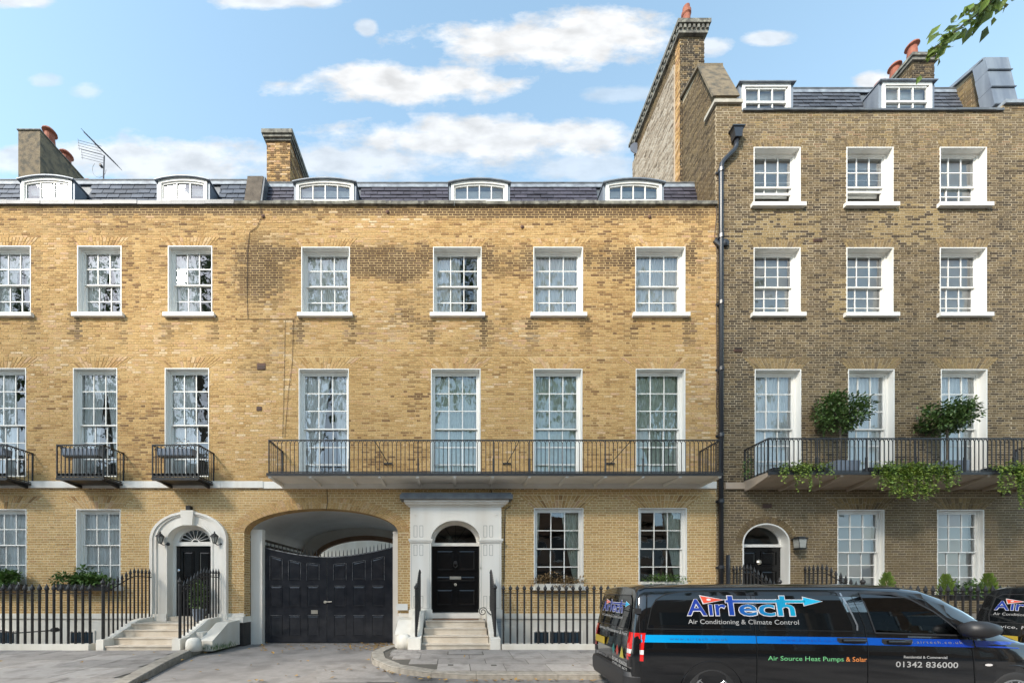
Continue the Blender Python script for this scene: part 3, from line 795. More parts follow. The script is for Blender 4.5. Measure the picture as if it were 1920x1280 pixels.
def coping(H, x0, x1, py0, py1, mat, y0=11.93, y1=12.45):
    x = x0; zt, zb = fz(py0), fz(py1)
    while x < x1-.01:
        w = min(rnd.uniform(.85, 1.25), x1-x); d = rnd.uniform(-.008, .008)
        MB().box(x+.004, x+w-.004, y0+d, y1, zb, zt+rnd.uniform(-.01, .01)).build('coping_stone', mat, H); x += w
coping(LH, XL0, XC0, 379, 386, 'lead_dark'); coping(CHs, XC0, XR0, 380, 386, 'coping_stone')
coping(RH, fx(1392), fx(1880), 206, 209.5, 'lead_dark', 11.95); coping(RH, XR0-.1, fx(1391), 190, 196, 'coping_pale', 11.93); coping(NH, fx(1881), XE, 190, 197, 'lead_pale', 11.93)
# raised ends of the right parapet, in brick
for H, a, b in ((RH, XR0, fx(1391)), (NH, fx(1881), XE)):
    s = MB(); s.box(a, b, 12.0045, 12.4, fz(209), fz(196)); w = s.build('parapet_end', 'mortar_grey', H)
    lay(w, (0, 12, 0), (1, 0, 0), (0, -1, 0), a, b, fz(209)+.004, fz(196), [], 'brick_brown', 31, soot=soot_b, tone=tone_r)

# painted base below the brickwork, with basement windows
def base(H, spans, mat='cream_render'):
    for a, b in spans: MB().box(a, b, 11.94, 12.06, ZB-.16, ZB+.0).build('plinth_band', mat, H); MB().box(a, b, 11.985, 12.05, -.2, ZB-.162).build('painted_base', mat, H)
base(LH, [(XL0, DLX-1.2)]); base(CHs, [(fx(940), XR0)]); base(RH, [(XR0, DRX-.74), (DRX+.74, XN0)], 'tan_paint'); base(NH, [(XN0, XE)], 'tan_paint')
def basement_window(H, x0, x1, z1, n=3):
    m = MB(); m.ring(x0, x1, -.15, z1, .05, 11.95, 11.984)
    for i in range(1, n): x = x0+(x1-x0)*i/n; m.box(x-.02, x+.02, 11.955, 11.98, -.1, z1-.05)
    w = m.build('basement_window', 'cream_paint', H)
    p = MB(); p.box(x0+.05, x1-.05, 11.97, 11.984, -.1, z1-.05); p.build('pane', 'opp_glass', w)
    b = MB()
    k = x0+.1
    while k < x1-.05: b.box(k, k+.015, 11.93, 11.945, -.12, z1-.02); k += .11
    b.build('window_bars', 'iron_black', w, kind='stuff')
basement_window(CHs, fx(998), fx(1092), fz(1181)); basement_window(CHs, fx(1205), fx(1285), fz(1181)); basement_window(LH, fx(132), fx(180), fz(1181), 2); basement_window(LH, fx(-30), fx(32), fz(1181), 2)

# string courses
for H, a, b, t, bt in ((LH, XL0, XC0+.9, 902.5, 915), (RH, fx(1358), XN0, 905, 917), (NH, XN0, XE, 905, 917)):
    x = a
    while x < b-.01:
        w = min(2.4, b-x); MB().box(x+.002, x+w-.002, 11.93, 12.01, fz(bt), fz(t)).build('string_course', 'string_band' if H is LH else 'tan_paint', H); x += w
m = MB(); m.box(XC0+.9, XR0-.02, 11.95, 12.01, fz(916), fz(903)); m.build('string_course', 'soffit_paint', CHs)

# roofs and dormers
gL = [dormer(LH, (40, 332, 134, 376), 12.45, True, 3, 1), dormer(LH, (297, 333, 388, 376), 12.45, True, 3, 1)]
slate_roof(LH, XL0, -6.9, 12.5, 13.2, 13.1, 15.60, 'slate_blue', gL, .40, .205, 13.6)
gC = [dormer(CHs, (555, 337, 663, 377), 12.45, True, 4, 1), dormer(CHs, (846, 338, 952, 377), 12.45, True, 4, 1), dormer(CHs, (1136, 338, 1241, 377), 12.45, True, 4, 1)]
slate_roof(CHs, -6.3, fx(1310, 12.9), 12.5, 13.2, 13.1, 15.50, 'slate_purple', gC, .44, .165, 13.6)
gR = [dormer(RH, (1392, 157, 1483, 208), 12.45, False, 3, 2, .1, fz(190, 12.45)), dormer(RH, (1655, 154, 1748, 207), 12.45, False, 3, 2, .1, fz(189, 12.45))]
slate_roof(RH, 8.9, 17.1, 12.5, 16.2, 13.1, 18.72, 'slate_grey', gR, .36, .17, 16.5)

# chimneys and party walls
def rendered_stack(H, x0, x1, y0, y1, z0, z1, mat, pots, name='chimney_stack'):
    m = MB(); m.box(x0, x1, y0, y1, z0, z1); s = m.build(name, mat, H)
    for (x, y, h, r) in pots: pot(s, x, y, z1, h, r)
    return s
st = rendered_stack(LH, -16.09, -15.28, 14.2, 17.5, 14, 18.66, 'render_brown', [(-15.5, 14.75, .72, .18), (-15.62, 15.5, .7, .18), (-15.6, 16.5, .6, .16), (-15.6, 17.1, .6, .16)])
c = MB(); c.box(-16.12, -15.25, 14.17, 17.55, 18.662, 18.70); c.build('chimney_cap', 'coping_stone', st)
m = MB(); m.prism([(14.6, 14.5), (14.6, 15.9), (16.2, 17.1), (18, 16.6), (18, 14.5)], -18.9, -16.6, 'x'); m.build('roof_gable', 'render_brown', LH)
m = MB(); m.prism([(12.35, 13.3), (12.78, 15.45), (14.6, 15.7), (14.6, 13.3)], -6.85, -6.33, 'x'); pw = m.build('party_wall', 'render_dark', CHs)
m = MB(); m.prism([(12.36, 13.35), (12.8, 15.44), (14.6, 15.69), (14.6, 13.35)], -6.33+.002, -6.27, 'x'); m.build('lead_flashing', 'lead_dark', pw)
def brick_stack(H, x0, x1, y0, y1, z0, z1, mat, mortar, faces, seed):
    m = MB(); m.box(x0+.01, x1-.01, y0+.01, y1-.01, z0, z1); s = m.build('chimney_stack', mortar, H)
    if 'f' in faces: lay(s, (0, y0, 0), (1, 0, 0), (0, -1, 0), x0, x1, z0, z1, [], mat, seed, soot=lambda a, b, r: .75 if r < .45 else .2)
    if 'r' in faces: lay(s, (x1, 0, 0), (0, 1, 0), (1, 0, 0), y0, y1, z0, z1, [], mat, seed+1, soot=lambda a, b, r: .75 if r < .45 else .2)
    if 'l' in faces: lay(s, (x0, 0, 0), (0, 1, 0), (-1, 0, 0), y0, y1, z0, z1, [], mat, seed+2)
    return s
s = brick_stack(CHs, -6.61, -5.78, 13.6, 14.95, 15.0, 17.55, 'brick_yellow', 'mortar_cream', 'fr', 60)
m = MB(); m.box(-6.65, -5.74, 13.56, 15.0, 17.552, 17.63); m.box(-6.70, -5.69, 13.51, 15.05, 17.632, 17.72); m.box(-6.74, -5.65, 13.47, 15.09, 17.722, 17.86); m.build('chimney_cap', 'coping_stone', s)
pot(s, -6.1, 14.3, 17.86, .45, .17, False)
# tall side wall and chimney of the right house
sw = MB(); sw.prism([(12.03, 13.5), (12.03, 17.15), (12.78, 19.05), (13.75, 19.25), (13.75, 13.5)], 8.21, 8.88, 'x')
side = sw.build('party_wall', 'mortar_grey', RH)
def rake(z): return [(12.03 + max(0, (z-17.15)/1.9*.75) if False else 11.0, 12.03 + max(0, (z-17.15)/1.9*.75))]
lay(side, (8.2, 0, 0), (0, 1, 0), (-1, 0, 0), 12.0, 13.75, 13.6, 19.05, [rake], 'brick_brown', 70, soot=lambda a, b, c: .1, tone=lambda a, b, r: r*.8+.1)
m = MB(); m.hexa([(8.12, 11.98, 17.1), (8.95, 11.98, 17.1), (8.95, 12.74, 19.06), (8.12, 12.74, 19.06)], [(8.12, 12.06, 17.14), (8.95, 12.06, 17.14), (8.95, 12.8, 19.14), (8.12, 12.8, 19.14)])
m.hexa([(8.12, 12.74, 19.062), (8.95, 12.74, 19.062), (8.95, 13.73, 19.27), (8.12, 13.73, 19.27)], [(8.12, 12.74, 19.15), (8.95, 12.74, 19.15), (8.95, 13.73, 19.35), (8.12, 13.73, 19.35)]); m.build('raking_coping', 'render_brown', side)
st = brick_stack(RH, 8.12, 9.0, 13.76, 17.25, 14.0, 21.5, 'brick_brown', 'mortar_grey', 'f', 75)
m = MB(); m.box(8.06, 8.128, 14.06, 17.27, 14.0, 20.9); rs = m.build('whitened_side', 'roughcast', st)
lay(rs, (8.054, 0, 0), (0, 1, 0), (-1, 0, 0), 14.06, 17.27, 14.0, 20.9, [], 'brick_pale', 77)
lay(st, (8.12, 0, 0), (0, 1, 0), (-1, 0, 0), 13.76, 14.05, 14.0, 21.5, [], 'brick_yellow', 78)
lay(st, (8.12, 0, 0), (0, 1, 0), (-1, 0, 0), 14.06, 17.25, 20.9, 21.5, [], 'brick_brown', 79)
m = MB(); m.box(8.02, 9.06, 13.66, 17.36, 21.5, 21.62); m.box(7.95, 9.13, 13.58, 17.44, 21.76, 21.9)
k = 13.66
x = 8.02
while x < 9.0: m.box(x, x+.08, 13.61, 17.4, 21.621, 21.758); x += .16
while k < 17.3: m.box(7.98, 9.1, k, k+.1, 21.622, 21.757); k += .2
m.build('chimney_cornice', 'coping_stone', st); pot(st, 8.55, 14.1, 21.9, 1.15, .17, False); pot(st, 8.5, 15.6, 21.9, .6, .19, False)
# chimney behind the right house's slates
s = brick_stack(RH, 17.92, 18.8, 15.0, 16.4, 18.5, 22.3, 'brick_brown', 'mortar_grey', 'fl', 80)
m = MB(); m.box(17.85, 18.87, 14.93, 16.47, 22.302, 22.42); m.box(17.8, 18.92, 14.88, 16.52, 22.422, 22.53); m.build('chimney_cap', 'coping_stone', s)
for y in (15.15, 15.75, 16.3): pot(s, 18.1, y, 22.53, .72, .17)
# lead-capped party wall at the right
m = MB(); m.prism([(12.12, 16.6), (12.42, 18.75), (14.2, 19.1), (14.2, 16.6)], 17.2, 17.76, 'x'); pw = m.build('party_wall', 'mortar_grey', RH)
lay(pw, (17.19, 0, 0), (0, 1, 0), (-1, 0, 0), 12.42, 14.2, 16.6, 18.75, [], 'brick_brown', 83, tone=lambda a, b, r: r*.5+.5)
lc = MB(); zz = [17.0, 17.65, 18.3, 18.82]
for i in range(3):
    a, b = zz[i], zz[i+1]-.01; ya, yb = 12.12+(a-16.6)/2.15*.3-.05-.012*(i), 12.12+(b-16.6)/2.15*.3-.05-.012*i
    lc.hexa([(17.1, ya, a), (17.86, ya, a), (17.86, yb, b), (17.1, yb, b)], [(17.1, ya+.3, a), (17.86, ya+.3, a), (17.86, yb+.3, b), (17.1, yb+.3, b)])
    lc.tube([(17.09, ya-.01, a+.01), (17.87, ya-.01, a+.01)], .022, 6)
lc.hexa([(17.1, 12.4, 18.76), (17.86, 12.4, 18.76), (17.86, 14.2, 19.11), (17.1, 14.2, 19.11)], [(17.1, 12.4, 18.86), (17.86, 12.4, 18.86), (17.86, 14.2, 19.2), (17.1, 14.2, 19.2)])
lc.build('lead_cap', 'lead', pw)

# ------------------------------------------------------------------ balconies (parts of their houses)
YB = 11.1
def slab(H, x0, x1, zf, zw, mat, br, edge='iron_black', gothic=True):
    m = MB(); m.prism([(YB-.04, zf-.03), (12.0, zw), (12.0, zf+.05), (YB-.04, zf+.05)], x0, x1, 'x'); b = m.build('balcony', mat, H)
    e = MB(); e.box(x0-.02, x1+.02, YB-.06, YB-.041, zf-.025, zf+.052); e.build('slab_edge', edge, b)
    for x in br:
        k = MB(); k.prism([(YB-.03, zf-.032), (11.97, zw-.004), (11.97, zw-.10), (11.75, zw-.09), (YB-.01, zf-.075)], x-.04, x+.04, 'x'); k.build('bracket', mat, b)
    return b
bx = [(p-850)/64.86 for p in (506, 582, 653.7, 712, 783, 853, 924, 992.7, 1063, 1135, 1205.7, 1275, 1349)]
b = slab(CHs, -5.36, 7.73, 4.99, 4.985, 'soffit_paint', bx)
railing_panel(b, [(-5.33, 11.99), (-5.33, YB), (7.70, YB), (7.70, 11.99)], 5.04, 6.0, .1235, .011, post=[(p-850)/64.86 for p in (655, 784, 925, 993, 1135, 1206)])
for px in (728, 950, 1144):
    st = MB(); x = fx(px); st.tube([(x, 11.98, 5.62), (x-.25 if px < 850 else x+.25, YB, 6.0)], .012, 5); st.box(x-.13, x+.13, 11.95, 11.995, 5.6, 5.64); st.build('stay', 'iron_black', b)
b = slab(RH, 9.07, 17.6, 5.02, 4.86, 'tan_paint', [9.1+i*1.06 for i in range(9)])
railing_panel(b, [(9.1, 11.99), (9.1, YB), (17.55, YB), (17.55, 11.99)], 5.07, 6.05, .1235, .013, post=[9.1+i*1.42 for i in range(1, 6)])
# small iron window balconies of the left house
for i, (a, c) in enumerate(((-14.5, -13.14), (-11.66, -10.30), (-8.85, -7.49))):
    m = MB(); m.box(a-.03, c+.03, 11.28, 11.99, 4.93, 4.97); m.box(a, c, 11.27, 11.30, 4.9, 4.929)
    for x in (a+.1, c-.1): m.prism([(11.3, 4.92), (11.93, 4.92), (11.93, 4.83)], x-.03, x+.03, 'x')
    b = m.build('window_balcony', 'iron_black', LH)
    railing_panel(b, [(a, 11.99), (a, 11.3), (c, 11.3), (c, 11.99)], 4.97, 5.94, .125, .011)
    ci = MB()
    n = round((c-a)/.125)
    for k in range(n): ci.lathe([(.05, 0), (.05, .015), (.036, .015), (.036, 0)], (a+(k+.5)*(c-a)/n, 11.293, 5.07), 10, 'y')
    ci.build('ring_row', 'iron_black', b, kind='stuff')

# ------------------------------------------------------------------ ground
ZR = -.10
m = MB(); m.face([(-400, -400, ZR), (400, -400, ZR), (400, 400, ZR), (-400, 400, ZR)]); g = m.build('ground', 'asphalt'); g['kind'] = 'structure'
m = MB(); m.face([(-60, -2.2, ZR+.004), (60, -2.2, ZR+.004), (60, 7.9, ZR+.004), (-60, 7.9, ZR+.004)]); g = m.build('road', 'asphalt'); g['kind'] = 'structure'
# carriage crossing between the two pavements
dv = [(-6.75, 12.6), (-6.95, 11.2), (-6.9, 10.3), (-6.45, 8.8), (-5.75, 6.9), (-1.6, 7.0), (-1.9, 9.0), (-2.1, 9.8), (-1.95, 10.6), (-1.6, 11.4), (-1.6, 20), (-6.75, 20)]
m = MB(); m.face([(x, y, ZR+.012 + max(0, y-8.0)*.006) for x, y in dv]); g = m.build('driveway', 'driveway'); g['kind'] = 'structure'
m = MB(); m.face([(-3.2, 8.95, ZR+.024), (-1.72, 9.2, ZR+.026), (-1.5, 8.3, ZR+.02), (-1.1, 7.3, ZR+.017), (-2.6, 7.3, ZR+.017)]); MATS['paving'].use_fake_user = False
g2 = m.build('smooth_patch', 'paving', g)
rg = random.Random(5)
gr = MB()
for k in range(46):
    y = 7.1 + k*.045; gr.box(-3.15-(7.0-y)*.12, -2.55+(y-7)*.02, y, y+.014, ZR+.013, ZR+.0185+max(0, y-8)*.006)
gr.build('ribbed_tread', 'driveway', g, kind='stuff')
def pave(name, outline, zf, y0, rows, xlim, ymax, seed, wr):
    """a pavement: bedding sheet, then every flagstone a piece"""
    rg = random.Random(seed)
    m = MB(); m.face([(x, y, zf(y)-.012) for x, y in outline]); p = m.build(name, 'paving_joint'); p['kind'] = 'structure'
    y = y0
    for h in rows:
        lo, hi = xlim(y+h/2); x = lo
        while x < hi-.05:
            w = min(rg.uniform(*wr), hi-x)
            if hi-x-w < .3: w = hi-x
            d = rg.uniform(-.004, .004); t1, t2 = rg.uniform(-.002, .002), rg.uniform(-.002, .002)
            s = MB(); a, b, c, e = x+.008, x+w-.008, y+.012, y+h-.012
            top = [(a, c, zf(c)+d-t1), (b, c, zf(c)+d+t1), (b, e, zf(e)+d+t2), (a, e, zf(e)+d-t2)]
            s.hexa(top, [(q[0], q[1], q[2]-.04) for q in top]); s.build('paving_slab', 'paving', p)
            x += w
        y += h
    return p
zr_ = lambda y: .0 + max(0, min(1, (y-7.6)/2.6))*.115
curve = [(-1.55, 11.9), (-1.62, 11.3), (-1.95, 10.6), (-2.1, 9.8), (-1.9, 9.0), (-1.35, 8.25), (-.6, 7.8), (.2, 7.6), (1.5, 7.56)]
pR = pave('pavement', curve + [(30, 7.56), (30, 10.12), (.95, 10.12), (.95, 11.9)], zr_, 7.88, (.62, .52, .62, .45), lambda y: ({7.88: -.35}.get(0, -.35 if y < 8.3 else (-1.0 if y < 8.9 else (-1.45 if y < 9.4 else -1.6))), 24), 10, 21, (.6, 1.25))
def kerb(parent, pts, w, zf, name='kerb_stone', ln=.9, mat='kerb_granite', side=1, drop=None):
    P = [Vector(p) for p in pts]; acc = [0]
    for a, b in zip(P, P[1:]): acc.append(acc[-1]+(b-a).length)
    def at(s):
        s = max(0, min(acc[-1]-1e-6, s))
        for i in range(len(P)-1):
            if s <= acc[i+1]:
                f = (s-acc[i])/(acc[i+1]-acc[i]); d = (P[i+1]-P[i]).normalized(); return P[i]+(P[i+1]-P[i])*f, Vector((-d.y, d.x))*side
    s = 0
    while s < acc[-1]-.05:
        e = min(s+ln*rnd.uniform(.85, 1.1), acc[-1]); n = 4; m = MB()
        for k in range(n):
            (p, q), (p2, q2) = at(s+.004+(e-s-.008)*k/n), at(s+.004+(e-s-.008)*(k+1)/n)
            za, zb = zf(p.y)+.004, zf(p2.y)+.004
            if drop: za, zb = drop(p), drop(p2)
            i1, i2 = p+q*w, p2+q2*w; o1, o2 = p+q*.025, p2+q2*.025
            m.hexa([(o1.x, o1.y, za), (o2.x, o2.y, zb), (i2.x, i2.y, zb), (i1.x, i1.y, za)], [(p.x, p.y, ZR-.02), (p2.x, p2.y, ZR-.02), (i2.x, i2.y, ZR-.02), (i1.x, i1.y, ZR-.02)])
            m.hexa([(o1.x, o1.y, za), (o2.x, o2.y, zb), (p2.x, p2.y, zb-.03), (p.x, p.y, za-.03)], [(o1.x, o1.y, ZR), (o2.x, o2.y, ZR), (p2.x, p2.y, ZR), (p.x, p.y, ZR)])
        m.build(name, mat, parent); s = e
kerb(pR, curve + [(30, 7.56)], .30, zr_)
# metal and stone covers let into the flags
def cover(x0, x1, y0, y1, mat, rim):
    o = MB().hexa([(x0, y0, zr_(y0)+.008), (x1, y0, zr_(y0)+.008), (x1, y1, zr_(y1)+.008), (x0, y1, zr_(y1)+.008)], [(x0, y0, zr_(y0)-.03), (x1, y0, zr_(y0)-.03), (x1, y1, zr_(y1)-.03), (x0, y1, zr_(y1)-.03)]).build('access_cover', rim, pR)
    MB().face([(x0+.03, y0+.03, zr_(y0)+.012), (x1-.03, y0+.03, zr_(y0)+.012), (x1-.03, y1-.03, zr_(y1)+.012), (x0+.03, y1-.03, zr_(y1)+.012)]).build('cover_infill', mat, o)
cover(-.15, .75, 9.42, 9.82, 'driveway', 'paving_joint'); cover(-.12, -.0, 8.32, 8.42, 'iron_black', 'paving_joint'); cover(.82, .94, 8.3, 8.4, 'iron_black', 'paving_joint'); cover(3.4, 3.9, 8.9, 9.3, 'iron_black', 'kerb_granite')
# brick-like setts on the corner
for k in range(9):
    for j in range(6):
        x = -1.55+k*.125; y = 9.30+j*.135
        z = zr_(y)+.003
        MB().box(x+.004, x+.121, y+.004, y+.131, z-.03, z+rnd.uniform(0, .004)).build('sett', 'paving', pR)
zl_ = lambda y: .0 + max(0, min(1, (y-6.5)/3.7))*.10
eL = [(-6.75, 12.0), (-7.0, 11.2), (-6.95, 10.3), (-6.5, 8.8), (-5.8, 6.9), (-5.3, 5.6)]
def xl(y):
    for a, b in zip(eL, eL[1:]):
        if b[1] <= y <= a[1]: return a[0]+(b[0]-a[0])*(a[1]-y)/(a[1]-b[1])-.3
    return -7.3
pL = pave('pavement', eL + [(-30, 5.6), (-30, 10.12), (-6.99+.0, 10.12+.0), (-7.2, 12.0)], zl_, 5.7, (.75, .75, .9, .75, .62, .6), lambda y: (-22, xl(y)), 10, 22, (.7, 1.3))
kerb(pL, eL, .28, zl_, side=-1)
kerb(pL, [(-5.3, 5.6), (-30, 5.6)], .3, zl_, side=-1)

# ------------------------------------------------------------------ gateway and passage (middle house)
voussoirs(CHs, GX, GZ, (GRX, GRZ), (GRX+.36, GRZ+.36), 'brick_yellow', 84, 90)
voussoirs(RH, DRX, DRZ, (.745, .625), (.96, .84), 'brick_brown', 30, 91)
# brick jambs of the gateway
for x, U, N_, nm in ((GX-GRX, (0, 1, 0), (1, 0, 0), 'l'), (GX+GRX, (0, 1, 0), (-1, 0, 0), 'r')):
    m = MB(); m.face([(x-N_[0]*.0045, 12.0, -.1), (x-N_[0]*.0045, 12.36, -.1), (x-N_[0]*.0045, 12.36, GZ), (x-N_[0]*.0045, 12.0, GZ)]); j = m.build('gateway_jamb', 'mortar_cream', CHs)
    lay(j, (x, 0, 0), U, N_, 12.0, 12.36, .62, GZ, [], 'brick_yellow', 92, tone=lambda a, b, r: .2+.6*r)
m = MB()
for k in range(30):
    a, b = math.pi*k/30, math.pi*(k+1)/30
    p, q = (GX+GRX*math.cos(a), GZ+GRZ*math.sin(a)), (GX+GRX*math.cos(b), GZ+GRZ*math.sin(b))
    m.face([(p[0], 12.0, p[1]), (q[0], 12.0, q[1]), (q[0], 12.36, q[1]), (p[0], 12.36, p[1])])
o = m.build('arch_soffit', 'brick_yellow', CHs); toned(o, [rnd.uniform(.3, .8) for _ in range(30)], [.1]*30)
# vaulted passage
m = MB(); VX, VZ = GRX+.12, GRZ+.22
for k in range(30):
    a, b = math.pi*k/30, math.pi*(k+1)/30
    p, q = (GX+VX*math.cos(a), GZ+VZ*math.sin(a)), (GX+VX*math.cos(b), GZ+VZ*math.sin(b))
    m.face([(p[0], 12.365, p[1]), (q[0], 12.365, q[1]), (q[0], 17, q[1]), (p[0], 17, p[1])])
for a, b in zip(range(30), range(1, 31)):
    t0, t1 = math.pi*a/30, math.pi*b/30
    m.face([(GX+VX*math.cos(t0), 12.366, GZ+VZ*math.sin(t0)), (GX+VX*math.cos(t1), 12.366, GZ+VZ*math.sin(t1)), (GX+GRX*math.cos(t1), 12.366, GZ+GRZ*math.sin(t1)), (GX+GRX*math.cos(t0), 12.366, GZ+GRZ*math.sin(t0))])
m.build('passage_vault', 'plaster', CHs, smooth=True)
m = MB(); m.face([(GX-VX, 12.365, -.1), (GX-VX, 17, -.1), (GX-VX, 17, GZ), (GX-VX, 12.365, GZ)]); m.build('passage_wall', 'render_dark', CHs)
m = MB(); m.face([(GX+VX, 12.365, -.1), (GX+VX, 17, -.1), (GX+VX, 17, GZ), (GX+VX, 12.365, GZ)]); m.build('passage_wall', 'plaster', CHs)
ex_, ez_, er_ = -3.85, 2.95, (2.2, .95)
ew = MB(); spandrel(ew, ex_, ez_, er_[0], er_[1], GZ+VZ, 16.99); ew.face([(GX-VX, 16.99, -.1), (ex_-er_[0], 16.99, -.1), (ex_-er_[0], 16.99, GZ+VZ), (GX-VX, 16.99, GZ+VZ)]); ew.face([(ex_+er_[0], 16.99, -.1), (GX+VX, 16.99, -.1), (GX+VX, 16.99, GZ+VZ), (ex_+er_[0], 16.99, GZ+VZ)]); ew.build('passage_end', 'plaster', CHs)
m = MB(); m.arch(ex_, ez_, er_, (er_[0]+.2, er_[1]+.2), 16.93, 17.1, n=28); m.build('rear_arch', 'opp_brick', CHs)
m = MB(); m.tube([(GX-VX+.03, 12.5, GZ-.15), (GX-VX+.03, 16.9, GZ-.15)], .05, 6); m.build('passage_pipe', 'white_paint', CHs)
# courtyard wall closing the view
m = MB(); m.box(-12, 5, 26, 26.3, -.1, 7.5); tag(m.build('courtyard_wall', 'cream_render'), 'pale wall of the rear yard seen over the gate through the passage', 'wall')
# white posts and dark plinths
MB().box(GX-GRX+.01, fx(493, 12.42), 12.37, 12.56, -.1, GZ+.16).build('gate_post', 'cream_paint', CHs)
MB().box(fx(737, 12.42), GX+GRX-.01, 12.37, 12.56, -.1, GZ+.1).build('gate_post', 'cream_paint', CHs)
MB().box(fx(416), GX-GRX+.02, 11.9, 12.38, ZB-.28, ZB-.10).build('plinth_band', 'cream_paint', CHs)
MB().box(fx(428), GX-GRX+.01, 11.95, 12.38, -.1, ZB-.281).build('black_plinth', 'black_plinth', CHs)
MB().box(XC0-.3, GX-GRX, 12.002, 12.2, ZB-.101, ZB+.02).build('plinth_band', 'cream_paint', CHs)
MB().box(GX+GRX-.01, fx(770), 11.93, 12.35, ZB-.35, ZB-.08).build('plinth_band', 'cream_paint', CHs)
MB().box(GX+GRX-.01, fx(770), 11.96, 12.35, -.1, ZB-.351).build('black_plinth', 'black_plinth', CHs)
# bricks missing below 0.95 beside the gateway
for a, b in ((GX+GRX, fx(772)),):
    MB().face([(a, 12.004, ZB-.09), (b, 12.004, ZB-.09), (b, 12.004, ZB+.02), (a, 12.004, ZB+.02)]).build('plinth_top', 'cream_paint', CHs)

def ring_panel(x0, x1, z0, z1, y, t=.02, d=.02):
    return MB().ring(x0, x1, z0, z1, t, y-d, y)
# carriage gate
gt = thing('carriage_gate', 'black panelled double gate with dipped spiked top under the brick arch', 'gate', (GX, 12.55, -.05))
gx0, gx1 = fx(493, 12.55), fx(737, 12.55); gm = fx(613, 12.55); zb_, zs_, zm_ = fz(1204, 12.55), fz(1026, 12.55), fz(1045, 12.55)
def gtop(x):
    f = (x-gm)/(gx1-gm) if x > gm else (gm-x)/(gm-gx0); return zm_+(zs_-zm_)*f**1.7
for a, b in ((gx0+.01, gm-.006), (gm+.006, gx1-.01)):
    n = 14; xs = [a+(b-a)*i/n for i in range(n+1)]; m = MB()
    m.prism([(a, zb_), (b, zb_)] + [(x, gtop(x)) for x in reversed(xs)], 12.55, 12.61)
    leaf = m.build('gate_leaf', 'gate_paint', gt)
    cap = MB()
    for p, q in zip(xs, xs[1:]): cap.hexa([(p, 12.53, gtop(p)), (q, 12.53, gtop(q)), (q, 12.53, gtop(q)+.03), (p, 12.53, gtop(p)+.03)], [(p, 12.63, gtop(p)), (q, 12.63, gtop(q)), (q, 12.63, gtop(q)+.03), (p, 12.63, gtop(p)+.03)])
    cap.build('top_rail', 'gate_edge', leaf)
    W_ = b-a
    zr = [(fz(1193, 12.55), fz(1153, 12.55)), (fz(1137, 12.55), fz(1098, 12.55)), (fz(1087, 12.55), None)]
    for i in range(3):
        u0 = a + W_*(.11+.29*i) if a < gm-1 and b < gm else a + W_*(.10+.29*i); u1 = u0 + W_*.19
        for z0, z1 in zr:
            if z1 is None: za, zc = gtop(u0)-.22, gtop(u1)-.22
            else: za = zc = z1
            t = .022
            p = MB(); y0, y1 = 12.535, 12.55
            p.box(u0, u0+t, y0, y1, z0, za); p.box(u1-t, u1, y0, y1, z0, zc); p.box(u0+t, u1-t, y0, y1, z0, z0+t)
            p.hexa([(u0+t, y0, za-t), (u1-t, y0, zc-t), (u1-t, y0, zc), (u0+t, y0, za)], [(u0+t, y1, za-t), (u1-t, y1, zc-t), (u1-t, y1, zc), (u0+t, y1, za)])
            p.build('panel_moulding', 'gate_paint', leaf)
            e = MB(); e.hexa([(u0+t, 12.532, za), (u1-t, 12.532, zc), (u1-t, 12.532, zc+.008), (u0+t, 12.532, za+.008)], [(u0+t, 12.548, za), (u1-t, 12.548, zc), (u1-t, 12.548, zc+.008), (u0+t, 12.548, za+.008)])
            e.build('worn_edge', 'gate_edge', leaf)
            if z0 > 1.2:
                for q0, q1, zq in ((u0-.007, u0, za), (u1, u1+.007, zc)): MB().box(q0, q1, 12.536, 12.549, z0, zq).build('worn_edge', 'gate_edge', leaf)
            f = MB(); f.hexa([(u0+.06, 12.543, z0+.06), (u1-.06, 12.543, z0+.06), (u1-.06, 12.543, zc-.06), (u0+.06, 12.543, za-.06)], [(u0+.03, 12.5495, z0+.03), (u1-.03, 12.5495, z0+.03), (u1-.03, 12.5495, zc-.03), (u0+.03, 12.5495, za-.03)]); f.build('panel', 'gate_paint', leaf)
x = gx0+.12; k = 0
while x < gx1-.05:
    MB().tube([(x, 12.58, gtop(x)+.02), (x, 12.58, gtop(x)+.17), (x, 12.58, gtop(x)+.24)], [.018, .013, .002], 5).build('spike', 'iron_black', gt); x += .125
m = MB(); m.lathe([(.05, -.02), (.05, 0), (.03, .0), (.02, .01)], (fx(609, 12.5), 12.535, fz(1128, 12.55)), 10, 'y'); m.tube([(fx(609, 12.5), 12.49, fz(1128, 12.55)), (fx(622, 12.5), 12.49, fz(1127, 12.55))], .012, 6); m.build('gate_handle', 'brass', gt)
MB().box(fx(584, 12.55), fx(596, 12.55), 12.52, 12.548, fz(1150, 12.55), fz(1143, 12.55)).build('letter_plate', 'brass', gt)

